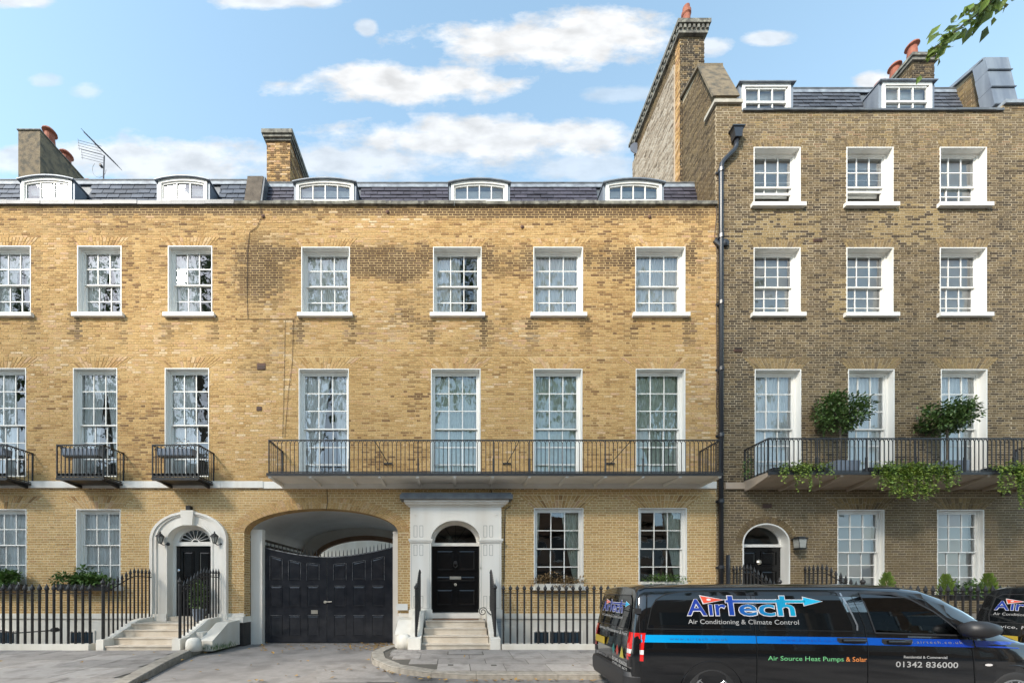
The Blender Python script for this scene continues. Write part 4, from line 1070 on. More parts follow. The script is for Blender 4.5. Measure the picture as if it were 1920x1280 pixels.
# ------------------------------------------------------------------ doors
def door(H, x0, x1, z0, z1, y, panels, mat='door_paint'):
    d = MB().box(x0, x1, y, y+.05, z0, z1).build('door', mat, H); W_, h = x1-x0, z1-z0
    for (a, b, c, e) in panels:
        p0, p1, q0, q1 = x0+W_*a, x0+W_*b, z0+h*c, z0+h*e
        MB().ring(p0, p1, q0, q1, .03, y-.022, y).build('panel_moulding', mat, d)
        m = MB(); m.hexa([(p0+.075, y-.012, q0+.075), (p1-.075, y-.012, q0+.075), (p1-.075, y-.012, q1-.075), (p0+.075, y-.012, q1-.075)], [(p0+.03, y-.001, q0+.03), (p1-.03, y-.001, q0+.03), (p1-.03, y-.001, q1-.03), (p0+.03, y-.001, q1-.03)]); m.build('panel', mat, d)
    return d
def fan(parent, cx, cz, rx, rz, y, mat='fan_glass'):
    m = MB(); n = 20; m.face([(cx+rx*math.cos(math.pi*k/n), y, cz+rz*math.sin(math.pi*k/n)) for k in range(n+1)]); return m.build('fanlight_pane', mat, parent)
def hall(H, x0, x1, z0, z1, y):
    m = MB(); m.box(x0, x1, y+2.2, y+2.25, z0, z1); m.box(x0-.05, x0, y, y+2.2, z0, z1); m.box(x1, x1+.05, y, y+2.2, z0, z1); m.box(x0, x1, y, y+2.2, z1, z1+.05); m.build('hall_interior', 'room', H)

# --- left doorway: moulded arch
ri, ro = (.68, .47), (1.19, .87)
m = MB()
for (r0, r1, y0) in (((.68, .47), (.74, .53), 11.93), ((.742, .532), (1.0, .76), 11.95), ((1.002, .762), (1.10, .80), 11.91), ((1.102, .802), (1.19, .87), 11.875)):
    m.arch(DLX, DLZ, r0, r1, y0, 12.25, n=28)
    for s in (-1, 1):
        a, b = sorted((DLX+s*r0[0], DLX+s*r1[0])); m.box(a, b, y0, 12.25, .72, DLZ-.001)
ds = m.build('door_surround', 'cream_paint', LH)
MB().prism([(DLX-.16, DLZ+.44), (DLX+.16, DLZ+.44), (DLX+.20, DLZ+.90), (DLX-.20, DLZ+.90)], 11.83, 12.0).build('keystone', 'cream_paint', ds)
for s in (-1, 1): MB().box(DLX+s*.94-.3, DLX+s*.94+.28, 11.86, 11.9, .70, .95).build('pilaster_foot', 'cream_paint', ds)
MB().box(DLX-.06, DLX+.07, 11.87, 12.0, DLZ+.92, DLZ+1.05).build('sensor_box', 'iron_black', ds)
yd = 12.24
fr = MB(); fr.box(DLX-.68, DLX-.60, yd-.04, yd+.06, .85, DLZ+.02); fr.box(DLX+.60, DLX+.68, yd-.04, yd+.06, .85, DLZ+.02); fr.box(DLX-.60, DLX+.60, yd-.06, yd+.06, DLZ-.16, DLZ-.04)
fr.arch(DLX, DLZ-.04, (.50, .40), (.68, .56), yd-.03, yd+.05, n=24); fr.box(DLX-.68, DLX+.68, yd+.051, yd+.055, DLZ+.5, DLZ+.6); fo = fr.build('door_frame', 'white_paint', LH)
fan(fo, DLX, DLZ-.04, .5, .4, yd+.02)
for k in range(10):
    a = math.pi*(k+.0)/9
    m = MB(); r1 = .49; m.tube([(DLX+.12*math.cos(a), yd, DLZ-.03+.10*math.sin(a)), (DLX+r1*.9*math.cos(a), yd, DLZ-.03+.4*.9*math.sin(a))], .009, 5)
    if k < 9:
        b = math.pi*(k+1)/9; pts = []
        for q in range(7):
            t = a+(b-a)*q/6; rr = .88+.10*math.sin(math.pi*q/6); pts.append((DLX+.49*rr*math.cos(t), yd, DLZ-.03+.4*rr*math.sin(t)))
        m.tube(pts, .008, 5)
    m.build('fanlight_bar', 'white_paint', fo)
MB().arch(DLX, DLZ-.04, (.10, .08), (.13, .105), yd-.01, yd+.01, n=10).build('fanlight_hub', 'white_paint', fo)
hall(LH, DLX-.75, DLX+.75, .5, DLZ+.7, yd+.1)
d = door(LH, DLX-.60, DLX+.60, .86, DLZ-.165, yd, [(.16, .46, .52, .93), (.58, .90, .52, .93), (.16, .46, .08, .42), (.58, .90, .08, .42)])
MB().box(DLX-.585, DLX-.5, yd-.006, yd, .9, DLZ-.2).build('door_edge_strip', 'iron_black', d)
MB().lathe([(.045, 0), (.05, -.03), (.02, -.05)], (DLX-.53, yd, fz(1068)), 10, 'y').build('door_knob', 'chrome', d)
MB().box(DLX-.70, DLX-.682, 12.05, 12.14, fz(1078), fz(1055)).build('entry_panel', 'iron_black', ds)

# --- middle doorway: cream doorcase with lead top
x0, x1 = fx(770), fx(939); half, rise = .755, .60; zt_ = fz(951)
m = MB(); yp = 11.86
m.box(x0, DCX-half-.0, yp, 12.2, .80, DCZ); m.box(DCX+half, x1, yp, 12.2, .80, DCZ)
n = 28
for k in range(n):
    a, b = math.pi*k/n, math.pi*(k+1)/n
    p, q = (DCX+half*math.cos(a), DCZ+rise*math.sin(a)), (DCX+half*math.cos(b), DCZ+rise*math.sin(b))
    m.hexa([(q[0], yp, q[1]), (p[0], yp, p[1]), (p[0], yp, zt_), (q[0], yp, zt_)], [(q[0], 12.2, q[1]), (p[0], 12.2, p[1]), (p[0], 12.2, zt_), (q[0], 12.2, zt_)])
m.box(x0, DCX-half, yp, 12.2, DCZ+.001, zt_); m.box(DCX+half, x1, yp, 12.2, DCZ+.001, zt_)
dc = m.build('doorcase', 'cream_paint', CHs)
m = MB(); m.box(x0-.06, x1+.06, yp-.05, 12.0, zt_+.0, zt_+.05); m.box(x0-.12, x1+.14, yp-.14, 12.0, zt_+.05, zt_+.1); m.box(x0-.17, x1+.2, yp-.2, 12.0, zt_+.1, zt_+.17); m.build('cornice', 'cream_paint', dc)
m = MB(); m.box(x0-.28, x1+.31, yp-.30, 12.02, zt_+.171, zt_+.31); m.box(x0-.24, x1+.27, yp-.26, 12.02, zt_+.311, zt_+.36); m.build('lead_top', 'lead_dark', dc)
MB().arch(DCX, DCZ, (half-.0, rise-.0), (half+.09, rise+.07), yp-.02, yp+.0, n=28).build('arch_moulding', 'cream_paint', dc)
for a, b in ((x0-.03, DCX-half+.03), (DCX+half-.03, x1+.03)):
    MB().box(a, b, yp-.03, yp+.05, DCZ-.07, DCZ+.01).build('impost', 'cream_paint', dc); MB().box(a-.02, b+.02, yp-.05, yp+.05, DCZ-.02, DCZ+.03).build('impost', 'cream_paint', dc)
    MB().box(a-.01, b+.01, yp-.04, yp+.05, .80, 1.08).build('pilaster_foot', 'cream_paint', dc)
    for dx in (.12, .30):
        for z0, z1 in ((DCZ+.09, DCZ+.45), (DCZ-.48, DCZ-.14), (1.15, 1.5)):
            MB().ring(a+dx+.02, a+dx+.13, z0, z1, .012, yp-.004, yp-.001).build('incised_line', 'groove', dc)
    MB().ring(a+.07, b-.07, 1.12, DCZ-.1, .008, yp-.003, yp-.0005).build('incised_line', 'groove', dc)
    rz = MB(); cx_ = a+.2 if a < DCX else b-.2
    for k in range(8): t = math.pi*k/4; rz.box(cx_+.06*math.cos(t)-.014, cx_+.06*math.cos(t)+.014, yp-.012, yp, DCZ+.78+.06*math.sin(t)-.014, DCZ+.78+.06*math.sin(t)+.014)
    rz.lathe([(.03, 0), (.03, -.014), (.01, -.02)], (cx_, yp, DCZ+.78), 8, 'y'); rz.build('rosette', 'cream_paint', dc, kind='stuff')
yd = 12.22
fr = MB(); fr.box(DCX-half-.02, DCX+half+.02, yd-.06, yd+.06, DCZ-.15, DCZ-.05); fr.arch(DCX, DCZ-.05, (half-.09, rise-.03), (half+.03, rise+.1), yd-.02, yd+.05, n=24); fo = fr.build('door_frame', 'cream_paint', CHs)
fan(fo, DCX, DCZ-.05, half-.09, rise-.03, yd+.02, 'fan_glass')
for k in range(1, 6):
    a = math.pi*k/6; MB().tube([(DCX, yd+.03, DCZ-.05), (DCX+(half-.1)*math.cos(a), yd+.03, DCZ-.05+(rise-.04)*math.sin(a))], .007, 5).build('fanlight_bar', 'iron_black', fo)
hall(CHs, DCX-.8, DCX+.8, .5, DCZ+.7, yd+.1)
ch = MB(); ch.tube([(DCX-.2, 13.2, DCZ+.6), (DCX-.2, 13.2, DCZ+.3)], .01, 5); ch.lathe([(.02, .3), (.12, .25), (.14, .1), (.1, 0), (.02, -.05)], (DCX-.2, 13.2, DCZ+.05), 8); tag(ch.build('hall_lantern', 'brass'), 'hanging hall lantern behind the fanlight of the cream doorcase', 'lantern')
d = door(CHs, DCX-half+.005, DCX+half-.005, .97, DCZ-.155, yd, [(.09, .47, .63, .95), (.55, .93, .63, .95), (.09, .93, .46, .56), (.09, .46, .10, .36), (.55, .93, .10, .36)])
m = MB(); m.lathe([(.05, 0), (.06, -.02), (.04, -.05)], (DCX, yd, fz(1053)), 10, 'y'); m.tube([(DCX-.05, yd-.05, fz(1054)), (DCX-.055, yd-.05, fz(1060)), (DCX, yd-.05, fz(1063)), (DCX+.055, yd-.05, fz(1060)), (DCX+.05, yd-.05, fz(1054))], .012, 6); m.build('knocker', 'iron_black', d)
MB().box(DCX-.18, DCX+.18, yd-.03, yd-.002, fz(1085), fz(1079.5)).build('letter_plate', 'brass', d)
MB().lathe([(.04, 0), (.045, -.03), (.02, -.05)], (DCX, yd, fz(1095)), 10, 'y').build('door_knob', 'brass', d)
MB().lathe([(.035, 0), (.035, -.03)], (DCX+half+.03, yp+.02, fz(1065)), 8, 'y').build('bell_push', 'brass', dc)
MB().box(DCX-half+.0, DCX+half-.0, 11.75, 12.3, .82, .965).build('threshold', 'cream_paint', CHs)

# --- right doorway
m = MB(); m.arch(DRX, DRZ, (.70, .585), (.742, .622), 11.99, 12.32, n=24); m.box(DRX-.742, DRX-.70, 11.99, 12.32, .3, DRZ); m.box(DRX+.70, DRX+.742, 11.99, 12.32, .3, DRZ)
ds = m.build('door_lining', 'white_paint', RH); yd = 12.3
fr = MB(); fr.box(DRX-.7, DRX+.7, yd-.05, yd+.06, DRZ-.09, DRZ+.0); fr.arch(DRX, DRZ, (.66, .55), (.70, .585), yd-.02, yd+.05, n=24); fo = fr.build('door_frame', 'white_paint', RH)
fan(fo, DRX, DRZ, .66, .55, yd+.02, 'fan_glass'); hall(RH, DRX-.8, DRX+.8, .3, DRZ+.7, yd+.1)
d = door(RH, DRX-.7, DRX+.7, .6, DRZ-.095, yd, [(.08, .44, .76, .95), (.55, .92, .76, .95), (.08, .44, .40, .70), (.55, .92, .40, .70), (.08, .44, .06, .33), (.55, .92, .06, .33)])
MB().lathe([(.07, 0), (.08, -.03), (.03, -.07)], (DRX+.0, yd, fz(1052)), 10, 'y').build('knocker', 'brass', d)

# ------------------------------------------------------------------ steps
def steps(label, xa, xb, zs, y0, yd, flare=0.0):
    t = thing('entrance_steps', label, 'steps', ((xa+xb)/2, y0, .1), group='stone steps up to the front doors'); del t['group']
    prev = -.05
    for i, z in enumerate(zs):
        y = y0 + .28*i
        ye = y0 + .28*(i+1)+.02 if i < len(zs)-1 else yd
        m = MB(); f = flare*(1-i/max(1, len(zs)-1)); m.box(xa-f, xb+f, y, ye, prev, z-.03); m.box(xa-f, xb+f, y-.025, ye, z-.03+.001, z); m.build('step', 'step_stone', t); prev = -.05
    return t
def flank(t, x0, x1, y0, y1, z0, za, zt_top, mat='cream_render'):
    """low side wall: block at the foot, ramp, level top"""
    m = MB(); m.prism([(y0, -.05), (y0, z0), (y0+.28, z0+.02), (y0+1.15, za), (y1, zt_top), (y1, -.05)], x0, x1, 'x'); return m.build('side_wall', mat, t)
sL = steps('pale stone steps up to the arched white doorway at the left', -9.25, -7.42, (.19, .37, .56, .72), 10.2, 12.2)
MB().box(-8.92, -7.55, 11.95, 12.3, .721, .855).build('step', 'step_stone', sL)
flank(sL, -9.45, -9.252, 10.15, 11.86, .36, .80, .86); flank(sL, -7.418, -7.2, 10.12, 11.86, .38, .80, .86)
sC = steps('worn pink stone steps with doormat below the cream doorcase', -.80, .92, (.23, .42, .60, .79), 10.27, 11.9, .06)
MB().box(-.62, .75, 11.35, 11.75, .791, .815).build('doormat', 'doormat', sC)
for x0, x1 in ((-1.2, -.862), (.982, 1.24)):
    m = MB(); m.prism([(10.1, -.05), (10.1, .40), (10.35, .42), (10.8, .60), (11.25, .98), (11.6, 1.06), (11.84, 1.06), (11.84, -.05)], x0, x1, 'x'); m.build('side_wall', 'cream_render', sC)
sR = steps('stone steps to the dark arched door, hidden behind the van', 8.85, 10.8, (.2, .37, .55, .6), 10.3, 12.3)
# sloping white blocks and round stone between left steps and gate
m = MB(); m.prism([(10.55, .0), (10.55, .28), (11.3, .72), (11.9, .76), (11.9, 0)], -6.98, -6.62, 'x'); m.box(-7.19, -6.99, 10.7, 11.9, 0, .5); tag(m.build('ramped_block', 'cream_render'), 'sloping white painted block between the left steps and the gate', 'block')
def guard(x, y, z0, h, r, label):
    m = MB(); m.lathe([(r, 0), (r, h*.5), (r*.93, h*.75), (r*.7, h*.92), (r*.3, h), (.01, h+.004)], (x, y, z0), 16); tag(m.build('guard_stone', 'cream_render', smooth=True), label, 'guard stone')
guard(-6.93, 10.25, .05, .36, .19, 'round-topped white guard stone at the foot of the left steps')
guard(-1.33, 10.35, .08, .42, .2, 'round-topped white guard stone right of the carriage gate')
m = MB(); m.prism([(10.6, .05), (10.6, .45), (11.3, .8), (11.85, .85), (11.85, .05)], -1.62, -1.21, 'x'); tag(m.build('ramped_block', 'cream_render'), 'sloping white block right of the carriage gate', 'block')

# ------------------------------------------------------------------ railings
def bar_mesh(h, r, tip, nm):
    m = MB(); m.tube([(0, 0, 0), (0, 0, h)], r, 6)
    if tip == 'spear': prof = [(r*1.5, h), (r*1.5, h+.015), (r*.8, h+.03), (r*1.75, h+.075), (r*1.5, h+.12), (r*.5, h+.19), (.002, h+.23)]
    elif tip == 'urn': prof = [(r*1.8, h), (r*1.8, h+.02), (r*.7, h+.035), (r*1.9, h+.085), (r*1.7, h+.12), (r*.7, h+.155), (.004, h+.20)]
    else: prof = [(r*1.4, h), (r*.6, h+.02), (r*1.5, h+.06), (.004, h+.15)]
    m.lathe(prof, n=8); me = m.mesh(nm); me.materials.append(MATS['iron_black']); return me
def front_railing(label, x0, x1, y, zp, ztop, step, tip, plinth=True, r=.026, group=None):
    t = thing('area_railing', label, 'railing', ((x0+x1)/2, y, 0))
    if plinth: MB().box(x0-.05, x1+.05, y-.10, y+.12, .02, zp).build('plinth', 'cream_render', t)
    MB().box(x0-.05, x1+.05, y-.012, y+.012, ztop-.27, ztop-.245).build('rail', 'iron_black', t)
    me = bar_mesh(ztop-zp-.22, r, tip, 'bar'); n = round((x1-x0)/step)
    for k in range(n+1):
        o = link('bar', me, 'iron_black', t); o.location = (x0+(x1-x0)*k/n, y, zp)
    return t
def stair_railing(label, x, y0, y1, zf, h, step, tip='spear', scroll=False):
    t = thing('stair_railing', label, 'railing', (x, y0, 0)); n = round((y1-y0)/step); me = bar_mesh(h-.22, .021, tip, 'bar'); top = []
    for k in range(n+1):
        y = y0+(y1-y0)*k/n; o = link('bar', me, 'iron_black', t); o.location = (x, y, zf(y)); top.append((x, y, zf(y)+h-.26))
    MB().tube(top, .016, 5).build('rail', 'iron_black', t)
    m = MB(); m.tube([(x, y0-.03, zf(y0)-.02), (x, y0-.03, zf(y0)+h-.1)], .034, 8); m.lathe([(.05, 0), (.03, .03), (.06, .09), (.05, .13), (.02, .16), (.005, .22)], (x, y0-.03, zf(y0)+h-.1), 10); m.build('newel', 'iron_black', t)
    return t
ramp = lambda z0, z1, ya, yb: (lambda y: z0+(z1-z0)*max(0, min(1, (y-ya)/(yb-ya))))
front_railing('black spear railing on white plinth, left of the arched doorway steps', -15.4, -9.65, 10.2, .25, 1.84, .19, 'spear', r=.03)
stair_railing('black spear railing up the left side of the arched doorway steps', -9.35, 10.28, 11.95, ramp(.38, .84, 10.35, 11.2), 1.5, .135)
stair_railing('black spear railing up the right side of the arched doorway steps', -7.3, 10.28, 11.95, ramp(.40, .84, 10.35, 11.2), 1.5, .135)
front_railing('black ball-topped railing on white plinth, between cream doorcase and van', 1.33, 8.0, 10.2, .25, 1.84, .187, 'urn', r=.027)
stair_railing('ornate black railing left of the steps below the cream doorcase', -1.0, 10.35, 11.6, ramp(.45, 1.06, 10.4, 11.3), 1.3, .09, 'ball')
stair_railing('ornate black railing right of the steps below the cream doorcase', 1.12, 10.35, 11.6, ramp(.45, 1.06, 10.4, 11.3), 1.3, .09, 'ball')
sc = MB(); pts = []
for k in range(26):
    a = k*.42; rr = .13*(1-k/34); pts.append((.86+rr*math.cos(a), 11.2, 1.05+rr*math.sin(a)))
sc.tube(pts + [], .014, 5); sc.tube([(.99, 11.2, 1.05), (1.1, 11.2, .95)], .014, 5); tag(sc.build('boot_scroll', 'iron_black'), 'curled iron scroll at the top right of the doorcase steps', 'ironwork')
stair_railing('black railing left of the dark arched door, over the van roof', 8.72, 10.3, 11.95, ramp(.35, .90, 10.4, 11.3), 1.55, .135)
stair_railing('black railing right of the dark arched door, over the van roof', 10.95, 10.3, 11.95, ramp(.35, .90, 10.4, 11.3), 1.55, .135)
front_railing('black spear railing in front of the brown house, behind the van', 11.15, 19.5, 10.2, .25, 1.80, .2, 'spear')
# iron handrail low by the left edge
m = MB(); m.tube([(-13.6, 10.6, .75), (-12.2, 10.7, .48), (-11.2, 10.75, .55)], .02, 6); m.lathe([(.02, -.06), (.09, -.04), (.1, .02), (.05, .07)], (-11.15, 10.75, .56), 8); tag(m.build('handrail', 'iron_black'), 'slanting iron handrail behind the left railing', 'handrail')

# ------------------------------------------------------------------ things on the walls
def wall_lantern(x, y, z, s, label):
    t = thing('wall_lantern', label, 'lantern', (x, y, z), group='lanterns beside the doors')
    del t['group']
    MB().lathe([(.06*s, 0), (.06*s, -.03*s), (.02*s, -.05*s)], (x+.16*s, y, z-.17*s), 10, 'y').build('wall_plate', 'iron_black', t)
    MB().tube([(x+.16*s, y-.03, z-.17*s), (x+.1*s, y-.14*s, z-.22*s), (x, y-.16*s, z-.16*s)], .016*s, 6).build('arm', 'iron_black', t)
    g = MB(); g.lathe([(.055*s, -.14*s), (.105*s, .06*s)], (x, y-.16*s, z), 6); g.build('lantern_glass', 'lantern_glass', t)
    c = MB(); c.lathe([(.15*s, .06*s), (.13*s, .09*s), (.06*s, .16*s), (.02*s, .18*s), (.03*s, .21*s), (.004, .25*s)], (x, y-.16*s, z), 6); c.build('lantern_cap', 'iron_black', t)
    f = MB()
    for k in range(6):
        a = math.pi*k/3; f.tube([(x+.057*s*math.cos(a), y-.16*s+.057*s*math.sin(a), z-.14*s), (x+.107*s*math.cos(a), y-.16*s+.107*s*math.sin(a), z+.06*s)], .009*s, 4)
    f.lathe([(.06*s, -.165*s), (.06*s, -.14*s)], (x, y-.16*s, z), 6); f.build('lantern_frame', 'iron_black', t)
wall_lantern(fx(300, 11.8), 11.95, fz(1009, 11.8), .9, 'small black lantern left of the arched white doorway')
wall_lantern(fx(402, 11.8), 11.95, fz(1009, 11.8), .9, 'small black lantern right of the arched white doorway')
t = thing('wall_lantern', 'square black lantern beside the dark arched door of the brown house', 'lantern', (fx(1503), 12, fz(1017)))
x, z = fx(1501, 11.8), fz(1017, 11.8)
MB().prism([(x-.09, z-.15), (x+.09, z-.15), (x+.115, z+.12), (x-.115, z+.12)], 11.72, 11.93).build('lantern_glass', 'lantern_glass', t)
m = MB(); m.box(x-.15, x+.15, 11.69, 11.96, z+.121, z+.15); m.box(x-.10, x+.10, 11.74, 11.92, z+.151, z+.19); m.box(x-.11, x+.11, 11.71, 11.94, z-.2, z-.171); m.build('lantern_cap', 'iron_black', t)
for sx in (-1, 1): MB().prism([(x+sx*.10-.008, z-.17), (x+sx*.10+.008, z-.17), (x+sx*.13+.008, z+.12), (x+sx*.13-.008, z+.12)], 11.712, 11.719).build('lantern_bar', 'iron_black', t)
MB().box(x-.03, x+.03, 11.935, 12.0, z-.05, z+.05).build('wall_plate', 'iron_black', t)
# rainwater pipe
t = thing('rainwater_pipe', 'tall black rainwater pipe with hopper between yellow and brown house', 'drainpipe', (8.31, 11.92, 0))
xp = fx(1352, 11.92); hx, hz = fx(1381, 11.9), fz(250, 11.9)
m = MB(); m.prism([(hx-.10, hz-.2), (hx+.10, hz-.2), (hx+.13, hz+.02), (hx+.16, hz+.1), (hx-.16, hz+.1), (hx-.13, hz+.02)], 11.80, 11.98); m.box(hx-.19, hx+.19, 11.78, 12.0, hz+.101, hz+.14); m.build('hopper', 'pipe_black', t)
MB().tube([(hx, 11.9, hz-.2), (hx-.02, 11.9, hz-.42), (hx-.08, 11.91, hz-.52), (xp+.1, 11.92, hz-.80), (xp+.02, 11.92, hz-.92), (xp, 11.92, hz-1.08), (xp, 11.92, .3)], .066, 10).build('pipe', 'pipe_black', t, smooth=True)
z = hz-1.2
while z > 1:
    MB().lathe([(.07, 0), (.086, .01), (.086, .12), (.07, .13)], (xp, 11.92, z), 10).build('collar', 'pipe_black', t)
    MB().box(xp-.12, xp+.12, 11.975, 12.0, z+.03, z+.09).build('pipe_clip', 'pipe_black', t); z -= 2.05
MB().tube([(fx(1343, 11.9), 11.98, fz(447, 11.9)), (xp-.02, 11.92, fz(460, 11.9))], .055, 8).build('side_inlet', 'pipe_black', t)
MB().lathe([(.05, 0), (.11, .03), (.11, .1), (.05, .12)], (xp+.16, 11.9, fz(452, 11.9)), 10, 'y').build('rodding_eye', 'pipe_black', t)
MB().tube([(fx(1365, 11.9), 11.9, fz(1040, 11.9)), (fx(1365, 11.9), 11.9, .3)], .055, 8).build('short_pipe', 'pipe_black', t)
def cable(pts, label, r=.011, mat='cable'):
    m = MB(); m.tube([(fx(px, 11.985), 11.985 if len(q) == 0 else q[0], fz(py, 11.985)) for px, py, *q in pts], r, 5); tag(m.build('cable', mat), label, 'cable')
cable([(488, 388), (491, 405), (482, 425), (468, 436), (464, 470), (463, 560), (465, 597)], 'dark cable snaking down from the parapet at the house joint', .007, 'cable_brown')
cable([(442, 598), (500, 598), (552, 598), (556, 590)], 'thin horizontal cable just below the sill line, left of the gate bay', .006, 'cable_brown')
cable([(550, 600), (548, 680), (540, 740), (534, 820)], 'thin dark cable hanging left of the first tall window', .0055, 'cable_brown')
cable([(535, 600), (533, 700), (530, 820)], 'straight thin cable nearest the balcony end', .0055, 'cable_brown')
cable([(1341, 383), (1344, 400), (1340, 440), (1345, 480), (1343, 600), (1345, 700), (1343, 760), (1349, 800), (1350, 900)], 'dark cable wandering beside the rainwater pipe', .012, 'cable_brown')
cable([(613, 917), (614, 940), (612, 955)], 'short cable running down onto the gate arch', .01)
cable([(920, 917), (924, 930), (935, 938), (957, 938)], 'black cable looping onto the lead top of the doorcase', .012)
cable([(957, 948), (947, 955), (946, 1010), (945, 1090)], 'dark cable down the wall right of the doorcase', .012)
def vent(H, px, py, w=.2, h=.14):
    x, z = fx(px), fz(py); m = MB(); m.box(x-w/2, x+w/2, 11.985, 12.0, z-h/2, z+h/2); v = m.build('air_brick', 'vent', H)
    for k in range(3): MB().box(x-w/2+.015, x+w/2-.015, 11.978, 11.985, z-h/2+.02+k*.04, z-h/2+.032+k*.04).build('louvre', 'cable', v)
vent(CHs, 490, 687, .26, .2); vent(CHs, 486, 766, .16, .13); vent(RH, 1533, 451, .28, .09); vent(RH, 1384, 657, .26, .08); vent(RH, 1438, 948, .28, .12); vent(RH, 1886, 926, .3, .1)
for px, py in ((494, 406), (727, 398), (979, 426), (1218, 407)):
    m = MB(); m.lathe([(.05, 0), (.055, -.02), (.02, -.04)], (fx(px), 12, fz(py)), 8, 'y'); m.build('tie_plate', 'vent', CHs)
s = MB().box(fx(744), fx(765), 11.9, 11.928, fz(1143), fz(1131)).build('name_plate', 'sign_white'); tag(s, 'small white plate with lettering, right of the gate', 'sign')

# TV aerial and satellite dish
t = thing('tv_aerial', 'spindly TV aerial on a mast above the left slates', 'aerial', (fx(195, 14.5), 14.5, 15.6))
ax = lambda px, py: (fx(px, 14.5), 14.5, fz(py, 14.5))
MB().tube([ax(194, 338), ax(195.5, 292)], .022, 6).build('mast', 'aerial_metal', t)
a0, a1 = Vector(ax(157, 248)), Vector(ax(221, 311)); MB().tube([a0, a1], .014, 5).build('boom', 'aerial_metal', t)
for k in range(13):
    p = a0.lerp(a1, .2+.8*k/12); ln = .30-.010*k
    MB().tube([p+Vector((-.35, -1, .25)).normalized()*ln, p+Vector((.35, 1, -.25)).normalized()*ln*.8], .008, 4).build('element', 'aerial_metal', t)
for dx, dz in ((0, 0), (.12, -.35)):
    p = a0+Vector((.2+dx, 0, -.25+dz)); q = MB()
    for k in range(4): q.tube([p+Vector((-.42, 0, -.05-k*.1)), p+Vector((.2, .3, .06-k*.1))], .006, 4)
    q.tube([p+Vector((-.42, 0, 0)), p+Vector((-.36, 0, -.42))], .006, 4); q.build('reflector', 'aerial_metal', t, kind='stuff')
    if dx == 0: pass
MB().tube([ax(176, 262), ax(178, 272), ax(184, 282), ax(195, 292)], .008, 4).build('lead', 'aerial_metal', t)
pts = [ax(186+13*math.cos(.5*k), 318+15*math.sin(.5*k)) for k in range(9)]; MB().tube(pts, .006, 4).build('loose_wire', 'aerial_metal', t); MB().box(fx(188, 14.5), fx(191, 14.5), 14.45, 14.55, fz(313, 14.5), fz(309, 14.5)).build('amplifier', 'cable', t)
t = thing('satellite_dish', 'grey satellite dish on the far corner of the tall side wall', 'satellite dish', (8.0, 17.1, 19.5))
dm = MB(); cz = fz(285, 17.1); 
for k in range(16):
    a, b = 2*math.pi*k/16, 2*math.pi*(k+1)/16
    dm.face([(7.92, 17.0, cz), (7.82+.02, 17.0+.28*math.cos(a), cz+.24*math.sin(a)), (7.84, 17.0+.28*math.cos(b), cz+.24*math.sin(b))])
cxd = fx(1191, 17.0)
dm = MB(); dm.lathe([(.24, -.06), (.16, -.02), (.02, 0), (.02, .02), (.16, 0), (.25, -.05)], (cxd, 17.0, cz), 16, 'y'); dm.build('dish', 'dish_grey', t)
MB().tube([(cxd, 17.0, cz), (cxd+.1, 17.1, cz-.1), (8.06, 17.15, cz-.1)], .025, 6).build('dish_arm', 'aerial_metal', t)

# ------------------------------------------------------------------ plants
rg = random.Random(77)
def window_box(x0, x1, y, z, label, mat, n, h, leaf=.09, trough='planter_black', th=.2):
    t = thing('window_box', label, 'window box', ((x0+x1)/2, y, z))
    m = MB(); m.prism([(y-.09, z), (y+.09, z), (y+.11, z+th), (y-.11, z+th)], x0, x1, 'x'); m.build('trough', trough, t)
    l = MB(); leaves_in(l, ((x0+x1)/2, y-.02, z+th+h*.25), ((x1-x0)*.56, .17, h*.75), n, leaf, rg, lim=lambda p: p.z > z+th*.5, clump=26); l.build('foliage', mat, t, kind='stuff'); return t
window_box(fx(112, 11.75), fx(206, 11.75), 11.75, fz(1107, 11.75), 'black window box of leafy green plants nearest the arched doorway', 'leaf', 1700, .46, .12)
window_box(fx(-45, 11.75), fx(45, 11.75), 11.75, fz(1107, 11.75), 'black window box of green plants at the left edge', 'leaf', 1700, .46, .12)
window_box(fx(1003, 11.85), fx(1090, 11.85), 11.85, fz(1106, 11.85), 'window box of dry brown plants, middle house', 'leaf_dry', 800, .34, .08, 'cream_render')
window_box(fx(1199, 11.85), fx(1286, 11.85), 11.85, fz(1102, 11.85), 'window box of low green plants above the van', 'leaf', 700, .22, .07, 'cream_render')
for a, c, lb in ((-14.4, -13.24, 'grey trough in the iron window balcony at the left edge'), (-11.56, -10.5, 'grey trough in the middle iron window balcony'), (-8.75, -7.7, 'grey trough with a few stems in the iron window balcony nearest the gate')):
    t = thing('planter_trough', lb, 'planter', ((a+c)/2, 11.42, 5.6))
    MB().prism([(11.33, 5.66), (11.52, 5.66), (11.54, 5.85), (11.31, 5.85)], a, c, 'x').build('trough', 'planter_blue', t); MB().box(a+.02, c-.02, 11.34, 11.51, 5.62, 5.659).build('trough_base', 'planter_black', t)
    if c > -8:
        l = MB(); leaves_in(l, (c-.35, 11.42, 6.02), (.22, .06, .18), 40, .07, rg); l.build('stems', 'leaf_dry', t, kind='stuff')
